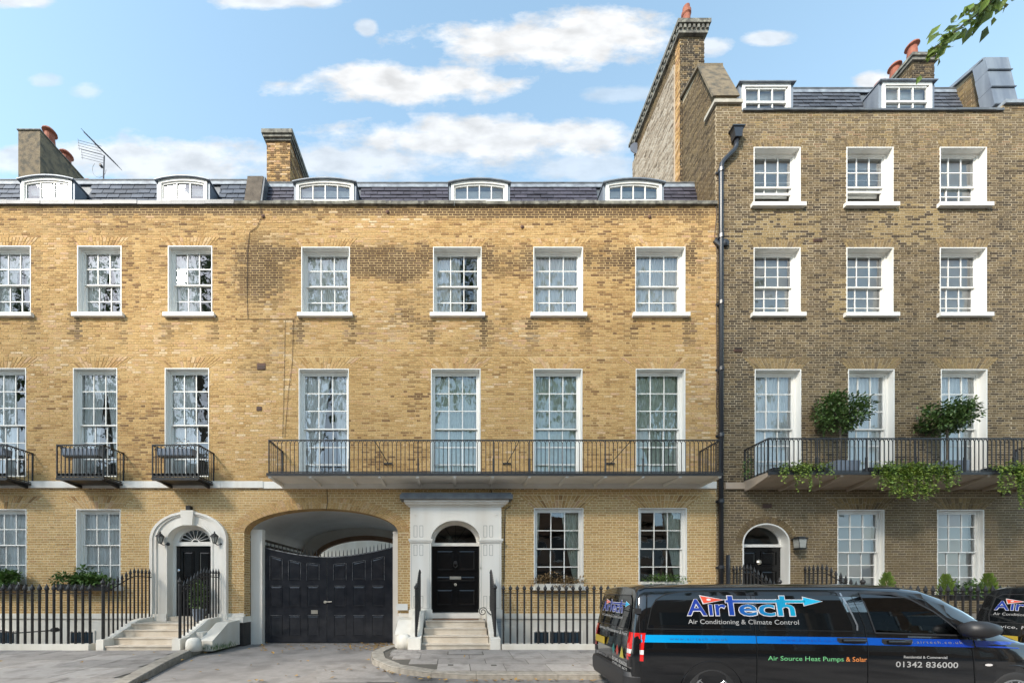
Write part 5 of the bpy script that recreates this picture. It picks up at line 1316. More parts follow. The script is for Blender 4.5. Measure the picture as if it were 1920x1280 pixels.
def balcony_tree(px, py, hw, hh, label, seed):
    r = random.Random(seed); y = 11.55; x, z = fx(px, y), fz(py, y); t = thing('potted_tree', label, 'potted tree', (x, y, 5.07))
    MB().prism([(x-.3, 5.07), (x+.3, 5.07), (x+.36, 5.5), (x-.36, 5.5)], y-.25, y+.25).build('planter', 'planter_blue', t)
    m = MB(); m.tube([(x, y, 5.45), (x+.02, y, 5.8), (x-.01, y, z-.2), (x, y, z)], [.035, .03, .028, .02], 7)
    for k in range(7):
        a = 6.28*k/7; m.tube([(x, y, z-.25), (x+hw*.5*math.cos(a), y+.3*math.sin(a), z+.05), (x+hw*.8*math.cos(a), y+.42*math.sin(a), z+.1*r.uniform(-1, 2))], [.02, .014, .006], 5)
    m.build('trunk', 'bark', t)
    l = MB(); leaves_in(l, (x, y, z), (hw, .5, hh), 2600, .105, r, clump=60)
    for k in range(16):
        a = r.uniform(0, 6.28); b = Vector((x+hw*.9*math.cos(a), y+.4*math.sin(a), z+hh*.6)); leaves_in(l, b, (.12, .1, .2), 14, .1, r)
    l.build('crown', 'leaf_dark', t, kind='stuff')
balcony_tree(1575, 776, .72, .50, 'bushy potted tree on the right balcony between first and second window', 3)
balcony_tree(1776, 782, .70, .40, 'flat-topped potted tree on the right balcony before the third window', 4)
def ivy(px0, px1, label, strands, lmax, mat, seed):
    r = random.Random(seed); y = YB-.02; t = thing('trailing_plant', label, 'plant', (fx((px0+px1)/2, y), y, 5.1))
    x0, x1 = fx(px0, y), fx(px1, y)
    MB().box(x0, x1, YB+.05, YB+.25, 5.09, 5.24).build('trough', 'planter_black', t)
    l = MB(); st = MB(); leaves_in(l, ((x0+x1)/2, y+.02, 5.25), ((x1-x0)*.53, .16, .15), int(260*(x1-x0)), .075, r, clump=40)
    for k in range(strands):
        x = r.uniform(x0, x1); p = Vector((x, y-.08, 5.25)); L_ = lmax*r.random()**.8*(.5+.5*math.sin((x-x0)/(x1-x0)*3.0+.2)); pts = [p.copy()]
        n = int(L_/.06)
        for j in range(n):
            p = p+Vector((r.gauss(0, .022), r.gauss(0, .012), -.06)); p.y = min(p.y, YB-.07) if p.z > 4.8 else p.y; pts.append(p.copy())
            for _ in range(2): l.leaf(p, Vector((r.uniform(-1, 1), r.uniform(-1, .2), r.uniform(-1, .4))).normalized(), Vector((0, -.5, 1)), .075*r.uniform(.6, 1.3), .06)
        if len(pts) > 2: st.tube(pts, .004, 3, cap=False)
    l.build('foliage', mat, t, kind='stuff'); st.build('stems', 'leaf_dark', t, kind='stuff')
ivy(1455, 1558, 'short trailing ivy at the left end of the right balcony', 26, .8, 'leaf_light', 8)
ivy(1635, 1790, 'thick curtain of trailing ivy in the middle of the right balcony', 125, 1.1, 'leaf_light', 9)
ivy(1862, 1960, 'trailing ivy at the right edge, hanging below the balcony', 60, 1.4, 'leaf_light', 10)
l = MB(); leaves_in(l, (fx(1401, 11.5), 11.5, 5.3), (.12, .2, .28), 120, .07, rg); tag(l.build('pot_plant', 'leaf', kind=None), 'small leafy plant in the left corner of the right balcony', 'plant')
def cone_bush(px, py, s, label):
    y = 10.9; x, z = fx(px, y), fz(py, y); l = MB(); t = thing('small_conifer', label, 'shrub', (x, y, .4))
    for k in range(420):
        f = rg.random(); a = rg.uniform(0, 6.28); rr = s*(1-f**2*.8)*rg.random()**.4*rg.uniform(.7, 1.2); p = Vector((x+rr*math.cos(a), y+rr*math.sin(a), z-.55*s*3+f*s*3.4)); l.leaf(p, Vector((math.cos(a)*.5, math.sin(a)*.5, 1)).normalized(), Vector((1, 0, 0)), .10, .03)
    l.build('foliage', 'leaf_lime', t, kind='stuff'); MB().tube([(x, y, .15), (x, y, z)], .02, 6).build('stem', 'bark', t)
cone_bush(1663, 1096, .17, 'small lime green conifer behind the van roof, leftmost of three'); cone_bush(1774, 1099, .17, 'small lime green conifer behind the van roof, middle of three'); cone_bush(1853, 1097, .17, 'small lime green conifer behind the van roof, rightmost of three')
window_box(fx(1778, 10.9), fx(1850, 10.9), 10.9, fz(1125, 10.9), 'dark leafy window box behind the railing of the brown house', 'leaf_dark', 800, .36)
t = thing('potted_plant', 'potted plant on the platform beside the arched doorway', 'potted plant', (-7.85, 11.85, .86))
MB().lathe([(.13, 0), (.18, .32), (.2, .34), (.2, .38), (.17, .38)], (-7.75, 11.7, .73), 12).build('pot', 'planter_blue', t)
l = MB(); leaves_in(l, (-7.75, 11.7, 1.5), (.22, .22, .5), 260, .12, rg); l.build('foliage', 'leaf_dark', t, kind='stuff')
l = MB()
for k in range(150):
    x = rg.uniform(-6.75, -6.2); y = 10.5+rg.uniform(-.2, .9); l.leaf(Vector((x-.1, y, .03)), Vector((rg.uniform(-.5, .5), rg.uniform(-.5, .5), 1)).normalized(), Vector((1, .3, 0)), rg.uniform(.08, .22), .025)
o = l.build('weeds', 'leaf'); o['kind'] = 'stuff'; tag(o, 'grassy weeds at the foot of the sloping white block', 'weeds')
# fallen leaves
l = MB()
for k in range(330):
    q = rg.random()
    if q < .42: x, y, z = -2.3+rg.gauss(0, .35), 12.0+rg.gauss(0, .35), -.06
    elif q < .6: x, y, z = rg.uniform(-6, -2), 11.6+rg.gauss(0, .4), -.06
    elif q < .85:
        f = rg.random(); x, y, z = -1.75+f*5.5, 7.42-.1*rg.random()+max(0, .9-f*2.6)**2*1.4, ZR+.02
    elif q < .93: x, y, z = rg.uniform(-6, 0), rg.uniform(6.6, 9), ZR+.03
    else: x, y, z = rg.uniform(-13, 3), rg.uniform(7.8, 10), .12
    l.leaf(Vector((x, y, z+.01)), Vector((rg.uniform(-1, 1), rg.uniform(-1, 1), rg.uniform(0, .25))).normalized(), Vector((rg.uniform(-.3, .3), rg.uniform(-.3, .3), 1)), rg.uniform(.05, .13), rg.uniform(.04, .09))
o = l.build('fallen_leaves', 'leaf_fallen'); o['kind'] = 'stuff'; tag(o, 'dry yellow leaves scattered by the gate and along the kerb', 'leaves')

# ------------------------------------------------------------------ vans
VT = math.radians(5); HW = .965; VL = 5.75
SEC = [(.88, .27), (.945, .36), (.962, .55), (.965, .80), (.958, 1.02), (.94, 1.10), (.925, 1.2), (.885, 1.45), (.835, 1.66), (.80, 1.74), (.735, 1.80), (.60, 1.835), (.3, 1.85), (0, 1.855)]
STN = [0.0, .05, .14, .3, .7, 1.1, 1.5, 2.0, 2.6, 3.2, 3.6, 3.9, 4.15, 4.4, 4.65, 4.9, 5.1, 5.3, 5.5, 5.65, 5.75]
def roof_h(t):
    K = [(0, 1.80), (.14, 1.845), (.5, 1.86), (3.2, 1.855), (3.75, 1.835), (4.0, 1.79), (4.3, 1.62), (4.55, 1.44), (4.85, 1.20), (5.05, 1.08), (5.4, 1.0), (5.65, .88), (5.75, .72)]
    for (a, b), (c, e) in zip(K, K[1:]):
        if a <= t <= c: return b+(e-b)*(t-a)/(c-a)
    return K[-1][1]
def half_w(t): return (.93 + .035*min(1, t/.14)**.5) if t < .14 else (.965 if t < 4.4 else .965 - .17*((t-4.4)/1.35)**2)
def zmap(z, t):
    h = roof_h(t)
    if h >= 1.02: return z if z <= 1.02 else 1.02+(z-1.02)*(h-1.02)/(1.855-1.02)
    return .27+(z-.27)*(h-.27)/(1.855-.27) if z > 1.02 else .27 + (z-.27)*min(1, (h-.27)*1.0/(1.02-.27)*.98)
def side_y(t, z):
    """half width of the body at height z"""
    f = half_w(t)/.965; pts = [(w, zmap(q, t)) for w, q in SEC]
    for (w0, z0), (w1, z1) in zip(pts, pts[1:]):
        if z0 <= z <= z1: return (w0+(w1-w0)*(z-z0)/(z1-z0+1e-9))*f
    return pts[0][0]*f
def rear_x(z): return .13*max(0, (z-1.0))/.85*1.0 - .02*math.sin(max(0, min(1, (z-.3)/.8))*math.pi)
def van_body():
    v, f = [], []; n = len(SEC)
    for i, t in enumerate(STN):
        g = half_w(t)/.965; ring = [(w*g, zmap(z, t)) for w, z in SEC]; full = [(-w, z) for w, z in ring] + [(w, z) for w, z in reversed(ring[:-1])]
        for w, z in full: v.append((t + rear_x(z)*max(0, 1-t/1.2), w, z))
    m = 2*n-1
    for i in range(len(STN)-1):
        for k in range(m-1): f.append((i*m+k, i*m+k+1, (i+1)*m+k+1, (i+1)*m+k))
        f.append((i*m+m-1, i*m, (i+1)*m, (i+1)*m+m-1))
    f.append(tuple(range(m-1, -1, -1))); L_ = (len(STN)-1)*m; f.append(tuple(L_+k for k in range(m)))
    me = bpy.data.meshes.new('body'); me.from_pydata(v, [], f); return me
WP = [(3.20, 1.17), (4.28, 1.145), (4.20, 1.25), (3.98, 1.46), (3.72, 1.63), (3.50, 1.70), (3.10, 1.71)]
def cut(me, cyls):
    o = bpy.data.objects.new('tmp', me); COL.objects.link(o); tmp = []
    for (x, s, r) in cyls:
        c = MB(); c.lathe([(r, -.3), (r, .3)], (x, s*.93, .335), 32, 'y'); co = c.build('tmpc', None); tmp.append(co)
        md = o.modifiers.new('b', 'BOOLEAN'); md.object = co; md.operation = 'DIFFERENCE'; md.solver = 'EXACT'
    co = MB().prism([(3.69+(x-3.69)*.985, 1.42+(z-1.42)*.97) for x, z in WP], -1.3, 1.3).build('tmpc', None); tmp.append(co); md = o.modifiers.new('b', 'BOOLEAN'); md.object = co; md.operation = 'DIFFERENCE'; md.solver = 'EXACT'
    dg = bpy.context.evaluated_depsgraph_get(); dg.update(); r = bpy.data.meshes.new_from_object(o.evaluated_get(dg))
    for q in tmp + [o]: bpy.data.objects.remove(q)
    return r
WHX = (1.07, 4.88)
body_me = cut(van_body(), [(x, s, .40) for x in WHX for s in (-1, 1)])
body_me.name = 'body'; body_me.polygons.foreach_set('use_smooth', [len(p.vertices) <= 4 for p in body_me.polygons])
def side_pt(t, z, off=.004, s=-1): return (t, s*(side_y(t, z)+off), z)
def rear_pt(y, z, off=.004):
    r = rear_x(z); e = max(0, abs(y)-.80); return (r - off + e*.1, y, z)
def side_poly(pts, off, th=.0):
    """patch on the van's right flank from a (t,z) polygon, followed with small strips"""
    mb = MB(); ts = sorted(p[0] for p in pts); n = len(pts)
    zs = [p[1] for p in pts]; z0, z1 = min(zs), max(zs); rows = max(1, int((z1-z0)/.06)); 
    def span(z):
        xs = []
        for i in range(n):
            (a, b), (c, d) = pts[i], pts[(i+1) % n]
            if (b-z)*(d-z) <= 0 and b != d: xs.append(a+(c-a)*(z-b)/(d-b))
        return min(xs), max(xs)
    for k in range(rows):
        za, zb = z0+(z1-z0)*k/rows, z0+(z1-z0)*(k+1)/rows
        a0, a1 = span(za+1e-4); b0, b1 = span(zb-1e-4); cs = max(1, int((max(a1, b1)-min(a0, b0))/.35))
        for j in range(cs):
            q = lambda lo, hi, f: lo+(hi-lo)*f
            mb.face([side_pt(q(a0, a1, j/cs), za, off), side_pt(q(a0, a1, (j+1)/cs), za, off), side_pt(q(b0, b1, (j+1)/cs), zb, off), side_pt(q(b0, b1, j/cs), zb, off)])
    return mb
def line_on(fn, pts, w, off=.004, closed=False):
    mb = MB(); P = list(pts) + ([pts[0]] if closed else [])
    for (a, b), (c, d) in zip(P, P[1:]):
        L_ = math.hypot(c-a, d-b); nx, nz = -(d-b)/L_*w/2, (c-a)/L_*w/2; n = max(1, int(L_/.12))
        for k in range(n):
            u0, v0, u1, v1 = a+(c-a)*k/n, b+(d-b)*k/n, a+(c-a)*(k+1)/n, b+(d-b)*(k+1)/n
            mb.face([fn(u0+nx, v0+nz, off), fn(u1+nx, v1+nz, off), fn(u1-nx, v1-nz, off), fn(u0-nx, v0-nz, off)])
    return mb
TXT = {}
def text_geo(body, bold=0.0, shear=0.0, space=1.0):
    key = (body, bold, shear, space)
    if key not in TXT:
        cu = bpy.data.curves.new('t', 'FONT'); cu.body = body; cu.size = 1; cu.offset = bold; cu.shear = shear; cu.space_character = space; cu.resolution_u = 3
        o = bpy.data.objects.new('t', cu); COL.objects.link(o); dg = bpy.context.evaluated_depsgraph_get(); dg.update()
        me = bpy.data.meshes.new_from_object(o.evaluated_get(dg)); v = [tuple(p.co) for p in me.vertices]; f = [tuple(p.vertices) for p in me.polygons]
        bpy.data.objects.remove(o); bpy.data.meshes.remove(me); TXT[key] = (v, f)
    return TXT[key]
def text_on(fn, body, u0, u1, z0, h, mat, parent, name, off=.006, bold=0.0, flip=1, hs=None, space=1.0):
    v, f = text_geo(body, bold, 0.0, space); xs = [p[0] for p in v]; ys = [p[1] for p in v]; ax, bx_ = min(xs), max(xs); cap = .70
    mb = MB(); mb.v = [fn(u0+(u1-u0)*(p[0]-ax)/(bx_-ax), z0+p[1]/cap*h, off) for p in v]; mb.f = list(f)
    return mb.build(name, mat, parent, local=True, kind='stuff')
def wheel(parent, x, s):
    w = MB(); w.lathe([(.20, -.10), (.30, -.115), (.335, -.09), (.34, 0), (.335, .09), (.30, .115), (.2, .10)], (x, s*.85, .335), 32, 'y'); tyre = w.build('wheel', 'tyre', parent, smooth=True, local=True)
    r = MB(); r.lathe([(.235, .0), (.235, s*.105), (.215, s*.108), (.205, s*.03)], (x, s*.85, .335), 28, 'y')
    for k in range(10):
        a = 2*math.pi*k/10
        for da in (-.09, .09): r.tube([(x+.05*math.cos(a), s*(.85+.085), .335+.05*math.sin(a)), (x+.215*math.cos(a+da), s*(.85+.10), .335+.215*math.sin(a+da))], .011, 5)
    r.lathe([(.06, s*.07), (.06, s*.095), (.03, s*.105)], (x, s*.85, .335), 14, 'y'); r.build('rim', 'alloy', tyre, local=True)
    d = MB(); d.lathe([(.2, s*.02), (.2, s*.03)], (x, s*.85, .335), 20, 'y'); d.build('brake_disc', 'van_interior', tyre, local=True)

def make_van(label, loc, rz):
    V = thing('van', label, 'van', loc, rz, group='black vans with blue stripe parked along the kerb')
    B = link('body', body_me, 'van_black', V, local=True)
    PT = lambda mb, nm, mt, pr=None: mb.build(nm, mt, pr or V, local=True)
    MB_ = MB()
    for x in WHX:
        a = MB(); a.lathe([(.405, -.28), (.405, .02)], (x, -.93, .335), 24, 'y'); 
        for s in (-1, 1): wheel(V, x, s)
        l = MB(); pts = [(x+.415*math.cos(R(q)), -side_y(x, .5)-.003, .335+.415*math.sin(R(q))) for q in range(-5, 186, 8)]; l.tube(pts, .014, 5); PT(l, 'arch_lip', 'van_black')
    PT(MB().box(.2, 5.3, -.78, .78, .18, .30), 'underbody', 'van_interior')
    # flank: raised window-shaped panels, gaps
    def panel(pts, nm, mt, off): return PT(side_poly(pts, off), nm, mt)
    p1 = [(.20, 1.20), (1.60, 1.195), (1.60, 1.735), (.75, 1.735), (.50, 1.70), (.36, 1.62), (.28, 1.50)]
    p2 = [(1.72, 1.195), (2.92, 1.19), (2.93, 1.26), (2.80, 1.715), (2.70, 1.735), (1.72, 1.735)]
    for p in (p1, p2): panel(p, 'side_panel', 'van_dark_glass', .003); PT(line_on(side_pt, p, .012, .005, True), 'panel_seal', 'van_gap')
    PT(line_on(side_pt, [(2.975, 1.20), (2.985, 1.27), (2.85, 1.715)], .022, .006), 'chrome_trim', 'alloy')
    gaps = [[(1.66, .34), (1.66, 1.80)], [(3.08, .34), (3.08, 1.25), (2.95, 1.79)], [(.10, .5), (.10, 1.78)], [(4.40, .42), (4.35, 1.12)], [(3.1, 1.16), (4.35, 1.13)], [(.2, 1.165), (3.05, 1.165)]]
    for g_ in gaps[:4]: PT(line_on(side_pt, g_, .009, .0045), 'panel_gap', 'van_gap')
    for g_ in gaps[4:]: PT(line_on(side_pt, g_, .014, .005), 'waist_crease', 'chrome' if False else 'van_black')
    PT(line_on(side_pt, [(.15, 1.79), (3.0, 1.795), (3.7, 1.78)], .012, .004), 'roof_gutter', 'van_gap')
    # driver's window
    wp = WP; w = panel(wp, 'driver_window', 'van_glass_clear', .004); PT(line_on(side_pt, wp, .02, .006, True), 'window_seal', 'van_plastic')
    m_ = side_poly(wp, .004); m_.v = [(x, -y, z) for x, y, z in m_.v]; PT(m_, 'passenger_window', 'van_glass_clear')
    for y_ in (-.42, .42):
        s_ = MB(); s_.prism([(3.22, 1.1), (3.42, 1.1), (3.30, 1.45), (3.20, 1.47)], y_-.22, y_+.22); s_.prism([(3.18, 1.46), (3.28, 1.46), (3.24, 1.64), (3.16, 1.63)], y_-.12, y_+.12); PT(s_, 'seat', 'van_interior')
    s_ = MB(); s_.tube([(3.98+.07*math.cos(k*.524)*.5, -.42+.17*math.sin(k*.524), 1.26+.15*math.cos(k*.524)) for k in range(13)], .016, 6); PT(s_, 'steering_wheel', 'van_interior')
    s_ = MB(); s_.prism([(4.05, 1.12), (4.3, 1.13), (4.22, 1.22), (4.08, 1.25)], -.8, .8); PT(s_, 'dashboard', 'van_interior')
    sc_ = MB()
    for t0, t1 in ((4.02, 4.3), (4.3, 4.58), (4.58, 4.84)):
        n = 8
        for k in range(n):
            y0, y1 = -1+2*k/n, -1+2*(k+1)/n
            q = lambda t, y: (t+.02*abs(y)*-8*.1, y*(side_y(t, roof_h(t)-.06)-.10), roof_h(t)-.0*abs(y)+.004-.05*abs(y)**4)
            sc_.face([q(t0, y0), q(t1, y0), q(t1, y1), q(t0, y1)])
    PT(sc_, 'windscreen', 'van_dark_glass')
    # stripe, lettering
    st = [(.11, 1.0), (.62, 1.0), (.66, 1.018), (1.65, 1.018), (4.95, 1.0), (4.95, 1.10), (1.6, 1.115), (.11, 1.115)]
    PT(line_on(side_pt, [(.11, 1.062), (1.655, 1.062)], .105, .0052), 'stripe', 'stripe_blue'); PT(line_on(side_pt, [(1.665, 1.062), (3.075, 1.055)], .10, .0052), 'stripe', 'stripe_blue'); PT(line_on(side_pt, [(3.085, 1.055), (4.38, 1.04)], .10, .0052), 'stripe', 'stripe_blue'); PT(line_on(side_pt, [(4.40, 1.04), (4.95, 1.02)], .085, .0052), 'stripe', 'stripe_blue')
    SP = side_pt
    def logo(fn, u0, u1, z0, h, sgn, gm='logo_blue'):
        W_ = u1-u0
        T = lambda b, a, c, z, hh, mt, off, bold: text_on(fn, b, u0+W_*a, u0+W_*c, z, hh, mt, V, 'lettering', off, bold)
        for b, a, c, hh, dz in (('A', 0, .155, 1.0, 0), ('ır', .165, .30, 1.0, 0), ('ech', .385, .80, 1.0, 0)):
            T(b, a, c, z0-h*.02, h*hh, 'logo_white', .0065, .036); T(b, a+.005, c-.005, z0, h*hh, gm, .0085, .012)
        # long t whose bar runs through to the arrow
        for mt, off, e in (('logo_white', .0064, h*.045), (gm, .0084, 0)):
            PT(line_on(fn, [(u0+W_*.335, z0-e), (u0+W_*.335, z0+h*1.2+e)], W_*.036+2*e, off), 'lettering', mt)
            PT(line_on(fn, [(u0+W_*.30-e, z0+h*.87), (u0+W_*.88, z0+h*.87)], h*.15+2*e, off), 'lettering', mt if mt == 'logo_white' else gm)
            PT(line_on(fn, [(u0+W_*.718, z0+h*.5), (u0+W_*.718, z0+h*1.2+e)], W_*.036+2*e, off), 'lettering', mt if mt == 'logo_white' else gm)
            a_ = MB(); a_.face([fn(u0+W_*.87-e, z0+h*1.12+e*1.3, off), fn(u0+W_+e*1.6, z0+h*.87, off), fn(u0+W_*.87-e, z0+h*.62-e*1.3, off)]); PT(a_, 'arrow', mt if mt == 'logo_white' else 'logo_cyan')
        for mt, off, e in (('logo_white', .0066, .012), ('logo_red', .0086, 0)):
            a_ = MB(); a_.face([fn(u0+W_*.115-e, z0+h*1.2+e*1.2, off), fn(u0+W_*.28+e*2.5, z0+h*.96, off), fn(u0+W_*.135-e, z0+h*.74-e*1.2, off)]); PT(a_, 'pennant', mt)
        a_ = MB(); a_.face([fn(u0+W_*(.175+.018*math.cos(k*.785)), z0+h*(.97+.08*math.sin(k*.785)), .0096) for k in range(8)]); PT(a_, 'pennant_disc', 'logo_white')
    logo(SP, .76, 2.58, 1.40, .225, 1)
    text_on(SP, 'Air Conditioning & Climate Control', .77, 2.24, 1.275, .065, 'text_grey', V, 'lettering')
    text_on(SP, 'www.airtech.co.uk', .50, 1.28, 1.045, .038, 'text_navy', V, 'lettering', space=1.3)
    text_on(SP, 'www.airtech.co.uk', 1.98, 2.75, 1.043, .036, 'logo_navy', V, 'lettering', space=1.3)
    text_on(SP, 'www.airtech.co.uk', 3.45, 4.25, 1.035, .036, 'text_dim', V, 'lettering', space=1.3)
    text_on(SP, 'Air Source Heat Pumps', 1.80, 2.77, .78, .062, 'text_green', V, 'lettering'); text_on(SP, '& Solar', 2.80, 3.10-.04, .78, .062, 'text_orange', V, 'lettering')
    text_on(SP, 'Residential & Commercial', 3.52, 4.05, .835, .034, 'text_grey', V, 'lettering', bold=.012); text_on(SP, '01342 836000', 3.42, 4.18, .715, .075, 'text_grey', V, 'lettering', bold=.01)
    for t, z in ((2.72, 1.055), (3.28, 1.045)):
        h = MB(); h.hexa([(t-.02, -side_y(t, z)-.004, z-.05), (t+.36, -side_y(t, z)-.004, z-.05), (t+.36, -side_y(t, z)-.004, z+.045), (t-.02, -side_y(t, z)-.004, z+.045)], [(t+.02, -side_y(t, z)-.012, z-.025), (t+.32, -side_y(t, z)-.012, z-.025), (t+.32, -side_y(t, z)-.012, z+.025), (t+.02, -side_y(t, z)-.012, z+.025)])
        hd = PT(h, 'door_handle', 'van_plastic'); PT(MB().tube([(t+.03, -side_y(t, z)-.03, z+.012), (t+.17, -side_y(t, z)-.045, z+.016), (t+.31, -side_y(t, z)-.03, z+.012)], .02, 8), 'grip', 'van_black', hd)
    for s in (-1, 1):
        mr = MB(); mr.lathe([(.04, -.15), (.10, -.13), (.135, -.04), (.13, .06), (.09, .16), (.02, .22)], (0, 0, 0), 14, 'x'); mr.v = [(4.32+x*1.15, s*(1.06+y*1.0), 1.235+z*.86) for x, y, z in mr.v]; mo = PT(mr, 'wing_mirror', 'van_plastic'); mo.data.polygons.foreach_set('use_smooth', [True]*len(mo.data.polygons))
        PT(MB().tube([(4.3, s*.9, 1.15), (4.3, s*1.03, 1.18)], .04, 6), 'mirror_arm', 'van_plastic', mo)
    lr = MB(); lr.face([side_pt(4.55+.05*math.cos(k*.628), .76+.017*math.sin(k*.628), .006) for k in range(10)]); PT(lr, 'side_repeater', 'lamp_clear')
    # rear: lamps, doors, window, plate, lettering
    for s in (-1, 1):
        lp = MB(); zz = [.70, .78, .86, .94, 1.02, 1.10]
        def corner(z, k, off):
            P_ = [(rear_x(z)-off, s*.74, z), (rear_x(z)-off+.002, s*.86, z), (rear_x(z)+.03-off*.7, s*(half_w(.02)*.965+off*.7), z), (rear_x(z)+.15, s*(side_y(.14, z)+off), z)]
            P_[0] = (rear_x(z)-off, s*(.78+.0*z), z); return P_[k]
        for mt, za, zb_, nm in (('lamp_red', .90, 1.14, 'tail_lamp'), ('lamp_clear', .835, .898, 'reversing_lamp'), ('lamp_red', .74, .833, 'tail_lamp')):
            q = MB(); n = 3
            for i in range(n):
                z0, z1 = za+(zb_-za)*i/n, za+(zb_-za)*(i+1)/n
                for k in range(3): q.face([corner(z0, k, .014), corner(z0, k+1, .014), corner(z1, k+1, .014), corner(z1, k, .014)])
            PT(q, nm, mt)
        q = MB(); q.box(rear_x(.66)-.012, rear_x(.66)+.02, min(s*.80, s*.90), max(s*.80, s*.90), .64, .72); PT(q, 'reflector', 'van_plastic')
    PT(line_on(rear_pt, [(0, .42), (0, 1.74)], .01, .005), 'panel_gap', 'van_gap')
    rw = [(-.70, 1.17), (.70, 1.17), (.72, 1.32), (.66, 1.62), (.58, 1.68), (-.58, 1.68), (-.66, 1.62), (-.72, 1.32)]
    q = MB(); q.face([rear_pt(y, z, .005) for y, z in rw]); PT(q, 'rear_window', 'van_dark_glass'); PT(line_on(rear_pt, rw, .014, .007, True), 'window_seal', 'van_plastic')
    bp_ = []
    for q in range(9): a_ = R(90*q/8); bp_.append((.10-.20*math.sin(a_), .80+.16*math.cos(a_)))
    poly = bp_ + [(x, -y) for x, y in reversed(bp_)]
    m_ = MB()
    for z0_, z1_, s0, s1 in ((.27, .34, .93, .985), (.34, .50, .985, 1.0), (.50, .56, 1.0, .95)):
        n_ = len(poly); b_ = len(m_.v); m_.v += [(.1+(x-.1)*s0, y*s0, z0_) for x, y in poly] + [(.1+(x-.1)*s1, y*s1, z1_) for x, y in poly]
        for i_ in range(n_-1): m_.f.append((b_+i_, b_+i_+1, b_+n_+i_+1, b_+n_+i_))
        if z1_ > .55: m_.f.append(tuple(b_+n_+i_ for i_ in range(n_)))
    PT(m_, 'bumper', 'van_plastic')
    PT(MB().box(-.05, -.03, .30, .78, .82, .94), 'number_plate', 'plate_yellow'); PT(MB().box(-.045, -.025, .10, .24, .98, 1.05), 'rear_handle', 'van_plastic')
    for k, (y, mt) in enumerate(((-.18, 'hazard_teal'), (-.36, 'hazard_red'), (-.57, 'hazard_yellow'))):
        q = MB(); q.face([rear_pt(y-.07, .80, .014), rear_pt(y, .72, .014), rear_pt(y+.07, .80, .014), rear_pt(y, .90, .014)] if k < 2 else [rear_pt(y-.09, .72, .014), rear_pt(y+.09, .72, .014), rear_pt(y, .90, .014)]); PT(q, 'hazard_sign', mt)
    RP = lambda u, z, off=.004: rear_pt(-u, z, off+.006)
    logo(RP, -.66, .62, 1.40, .16, 1, 'logo_navy')
    text_on(RP, 'Air Conditioning & Climate Control', -.66, .40, 1.30, .05, 'text_grey', V, 'lettering'); text_on(RP, 'Service, Maintenance & Hire', -.70, .70, 1.07, .055, 'text_grey', V, 'lettering')
    text_on(RP, '01342 836000', .12, .78, .62, .06, 'text_grey', V, 'lettering', bold=.01); text_on(RP, '0208 680 4433', .12, .78, .54, .06, 'text_grey', V, 'lettering', bold=.01); text_on(RP, 'airtech.co.uk', -.75, -.15, .60, .045, 'text_dim', V, 'lettering')
    for s in (-1, 1):
        for z in (.75, 1.45): PT(MB().box(rear_x(z)-.012, rear_x(z)+.06, s*.87-.035, s*.87+.035, z-.04, z+.04), 'door_hinge', 'van_plastic')
    # front
    for s in (-1, 1):
        q = MB(); q.hexa([(5.60, s*.45, .62), (5.42, s*.86, .62), (5.36, s*.86, .78), (5.55, s*.45, .76)], [(5.66, s*.45, .60), (5.50, s*.88, .60), (5.44, s*.88, .80), (5.62, s*.45, .79)]); PT(q, 'headlamp', 'lamp_clear')
    PT(MB().box(5.66, 5.78, -.42, .42, .46, .70), 'grille', 'van_plastic')
    return V
def van_at(x, y, th): return (x+HW*math.sin(th), y+HW*math.cos(th), ZR+.004), -th
loc, rz = van_at((1188-850)*5.5/720, 5.5, VT)
make_van('black van with a blue stripe and airtech lettering on its side, nearest the camera', loc, rz)
loc, rz = van_at(10.05, 5.55, 0)
make_van('second black van ahead, only part of its rear doors showing at the right edge', loc, rz)

# ------------------------------------------------------------------ street trees and the terrace across the road (they show in the window glass; the tall tree row is added to dapple the sun)
def street_tree(x, y, h, cr, label, seed, nleaf=5200, branch=None, cz=None, ls=.34):
    r = random.Random(seed); t = thing('plane_tree', label, 'tree', (x, y, ZR), group='plane trees on the near pavement'); t.pop('group', None) if hasattr(t, 'pop') else None
    m = MB(); top = Vector((x+r.uniform(-.4, .4), y, h*.62)); m.tube([(x, y, ZR), (x+.05, y, 2), (x-.08, y, h*.36), top], [.34, .28, .24, .14], 10); m.build('trunk', 'bark', t)
    c = Vector((x, y, cz or h*.72)); lb = MB(); lv = MB()
    for k in range(11):
        a = 6.283*k/11+r.uniform(-.2, .2); e = c+Vector((math.cos(a)*cr*.8, math.sin(a)*cr*.62, r.uniform(-.25, .5)*cr)); s = Vector((x-.05, y, h*r.uniform(.34, .55))); mid = s.lerp(e, .5)+Vector((0, 0, .4)); lb.tube([s, mid, e], [.11, .07, .025], 6)
    if branch:
        p0, p1 = Vector((x, y, h*.5)), Vector(branch); lb.tube([p0, p0.lerp(p1, .4)+Vector((0, 0, .9)), p1+Vector((1.25, 0, 1.0)), p1], [.10, .06, .025, .008], 6)
    lb.build('limbs', 'bark', t)
    leaves_in(lv, c, (cr, cr*.8, cr*(.75 if not ls > .4 else 1.3)), nleaf, ls, r, clump=46); lv.build('crown', 'leaf', t, kind='stuff')
    if branch:
        bl = MB()
        for k in range(150):
            q = r.random()**.8; p = Vector(branch)+Vector((1.15*q+r.gauss(0, .075), r.gauss(0, .12), .90*q+r.gauss(0, .075)))
            bl.leaf(p, Vector((r.uniform(-1, .1), r.uniform(-.5, .5), r.uniform(-1, -.1))).normalized(), Vector((r.uniform(-.6, .6), -1, .5)), r.uniform(.10, .21), r.uniform(.07, .14))
        bl.build('hanging_leaves', 'leaf_branch', t, kind='stuff')
    return t
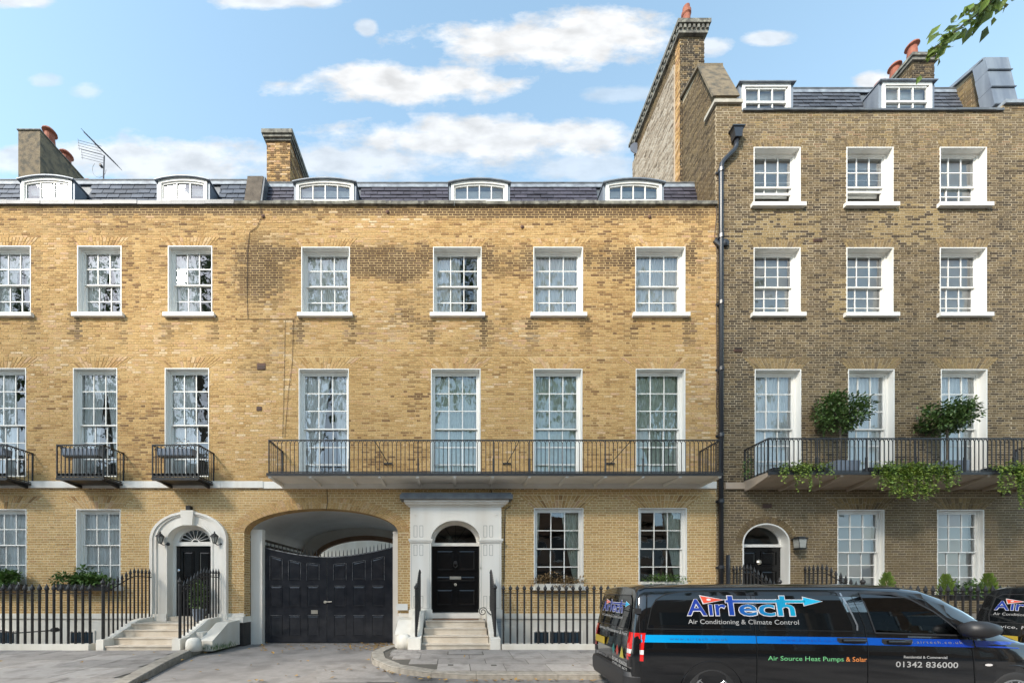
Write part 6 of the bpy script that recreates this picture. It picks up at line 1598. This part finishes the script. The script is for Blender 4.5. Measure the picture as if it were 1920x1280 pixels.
street_tree(13.2, 1.2, 17, 3.4, 'plane tree out of frame whose leafy branch hangs into the top right corner', 41, 3000, branch=(fx(1752, 6.0), 6.0, fz(90, 6.0)), cz=14.2)
for k, (x, h, cr) in enumerate(((-33, 29, 5.6), (-25.5, 28, 5.4), (-18, 30, 5.6), (-10.5, 28, 5.2), (-3.5, 29, 5.4), (4.0, 28, 5.2), (11.5, 26, 5.0), (19, 25, 5))):  # tall row added out of frame to break up sunlight on the facade
    street_tree(x, -4.2, h, cr, 'unseen plane tree added to dapple the sun, %s in its row' % ('leftmost', 'second from the left', 'third from the left', 'fourth from the left', 'fourth from the right', 'third from the right', 'second from the right', 'rightmost')[k], 50+k, 1350, cz=h*.72, ls=.52)
def opposite(x0, x1, h, label, mat, seed):
    r = random.Random(seed); t = thing('opposite_building', label, 'building', ((x0+x1)/2, -10, ZR)); MB().box(x0, x1, -20, -10, ZR, h).build('wall', mat, t)
    z = .5
    while z < h-2.2:
        MB().box(x0-.1, x1+.1, -10.9, -10.0, z+2.75, z+3.0).build('balcony_band', 'opp_white', t)
        x = x0+.8
        while x < x1-2.4:
            MB().box(x, x+1.9, -10.0, -9.97, z+.5, z+2.5).build('window', 'opp_glass', t); MB().ring(x-.06, x+1.96, z+.44, z+2.56, .07, -9.99, -9.93).build('window_frame', 'opp_white', t); x += 2.9
        z += 3.2
opposite(-44, -20, 13, 'white modern block across the road, mirrored in the left windows', 'opp_white', 1)
opposite(-1.2, 32, 8.6, 'dark brick block across the road on the right, mirrored in the ground floor windows', 'opp_brick', 3)
opposite(-19.5, -1.5, 9.0, 'brick and white balcony block across the road, mirrored in the middle windows', 'opp_brick', 2)

# ------------------------------------------------------------------ repeats share a group
GROUPS = {'terraced_house': 'brick houses of the terrace', 'wall_lantern': 'lanterns beside the front doors', 'area_railing': 'iron railings along the pavement', 'stair_railing': 'iron railings up the door steps',
          'entrance_steps': 'stone steps up to the front doors', 'window_box': 'planted window boxes', 'planter_trough': 'grey troughs in the iron window balconies', 'potted_tree': 'potted trees on the right balcony',
          'trailing_plant': 'trailing plants on the right balcony', 'small_conifer': 'small conifers behind the railing', 'cable': 'cables on the yellow brick wall', 'guard_stone': 'white guard stones by the gate',
          'ramped_block': 'sloping white blocks by the gate', 'plane_tree': 'plane trees along the street', 'opposite_building': 'buildings across the road', 'van': 'black vans parked along the kerb'}
for o in list(COL.objects):
    if o.parent is None and 'category' in o:
        k = o.name.split('.')[0]
        if k in GROUPS: o['group'] = GROUPS[k]
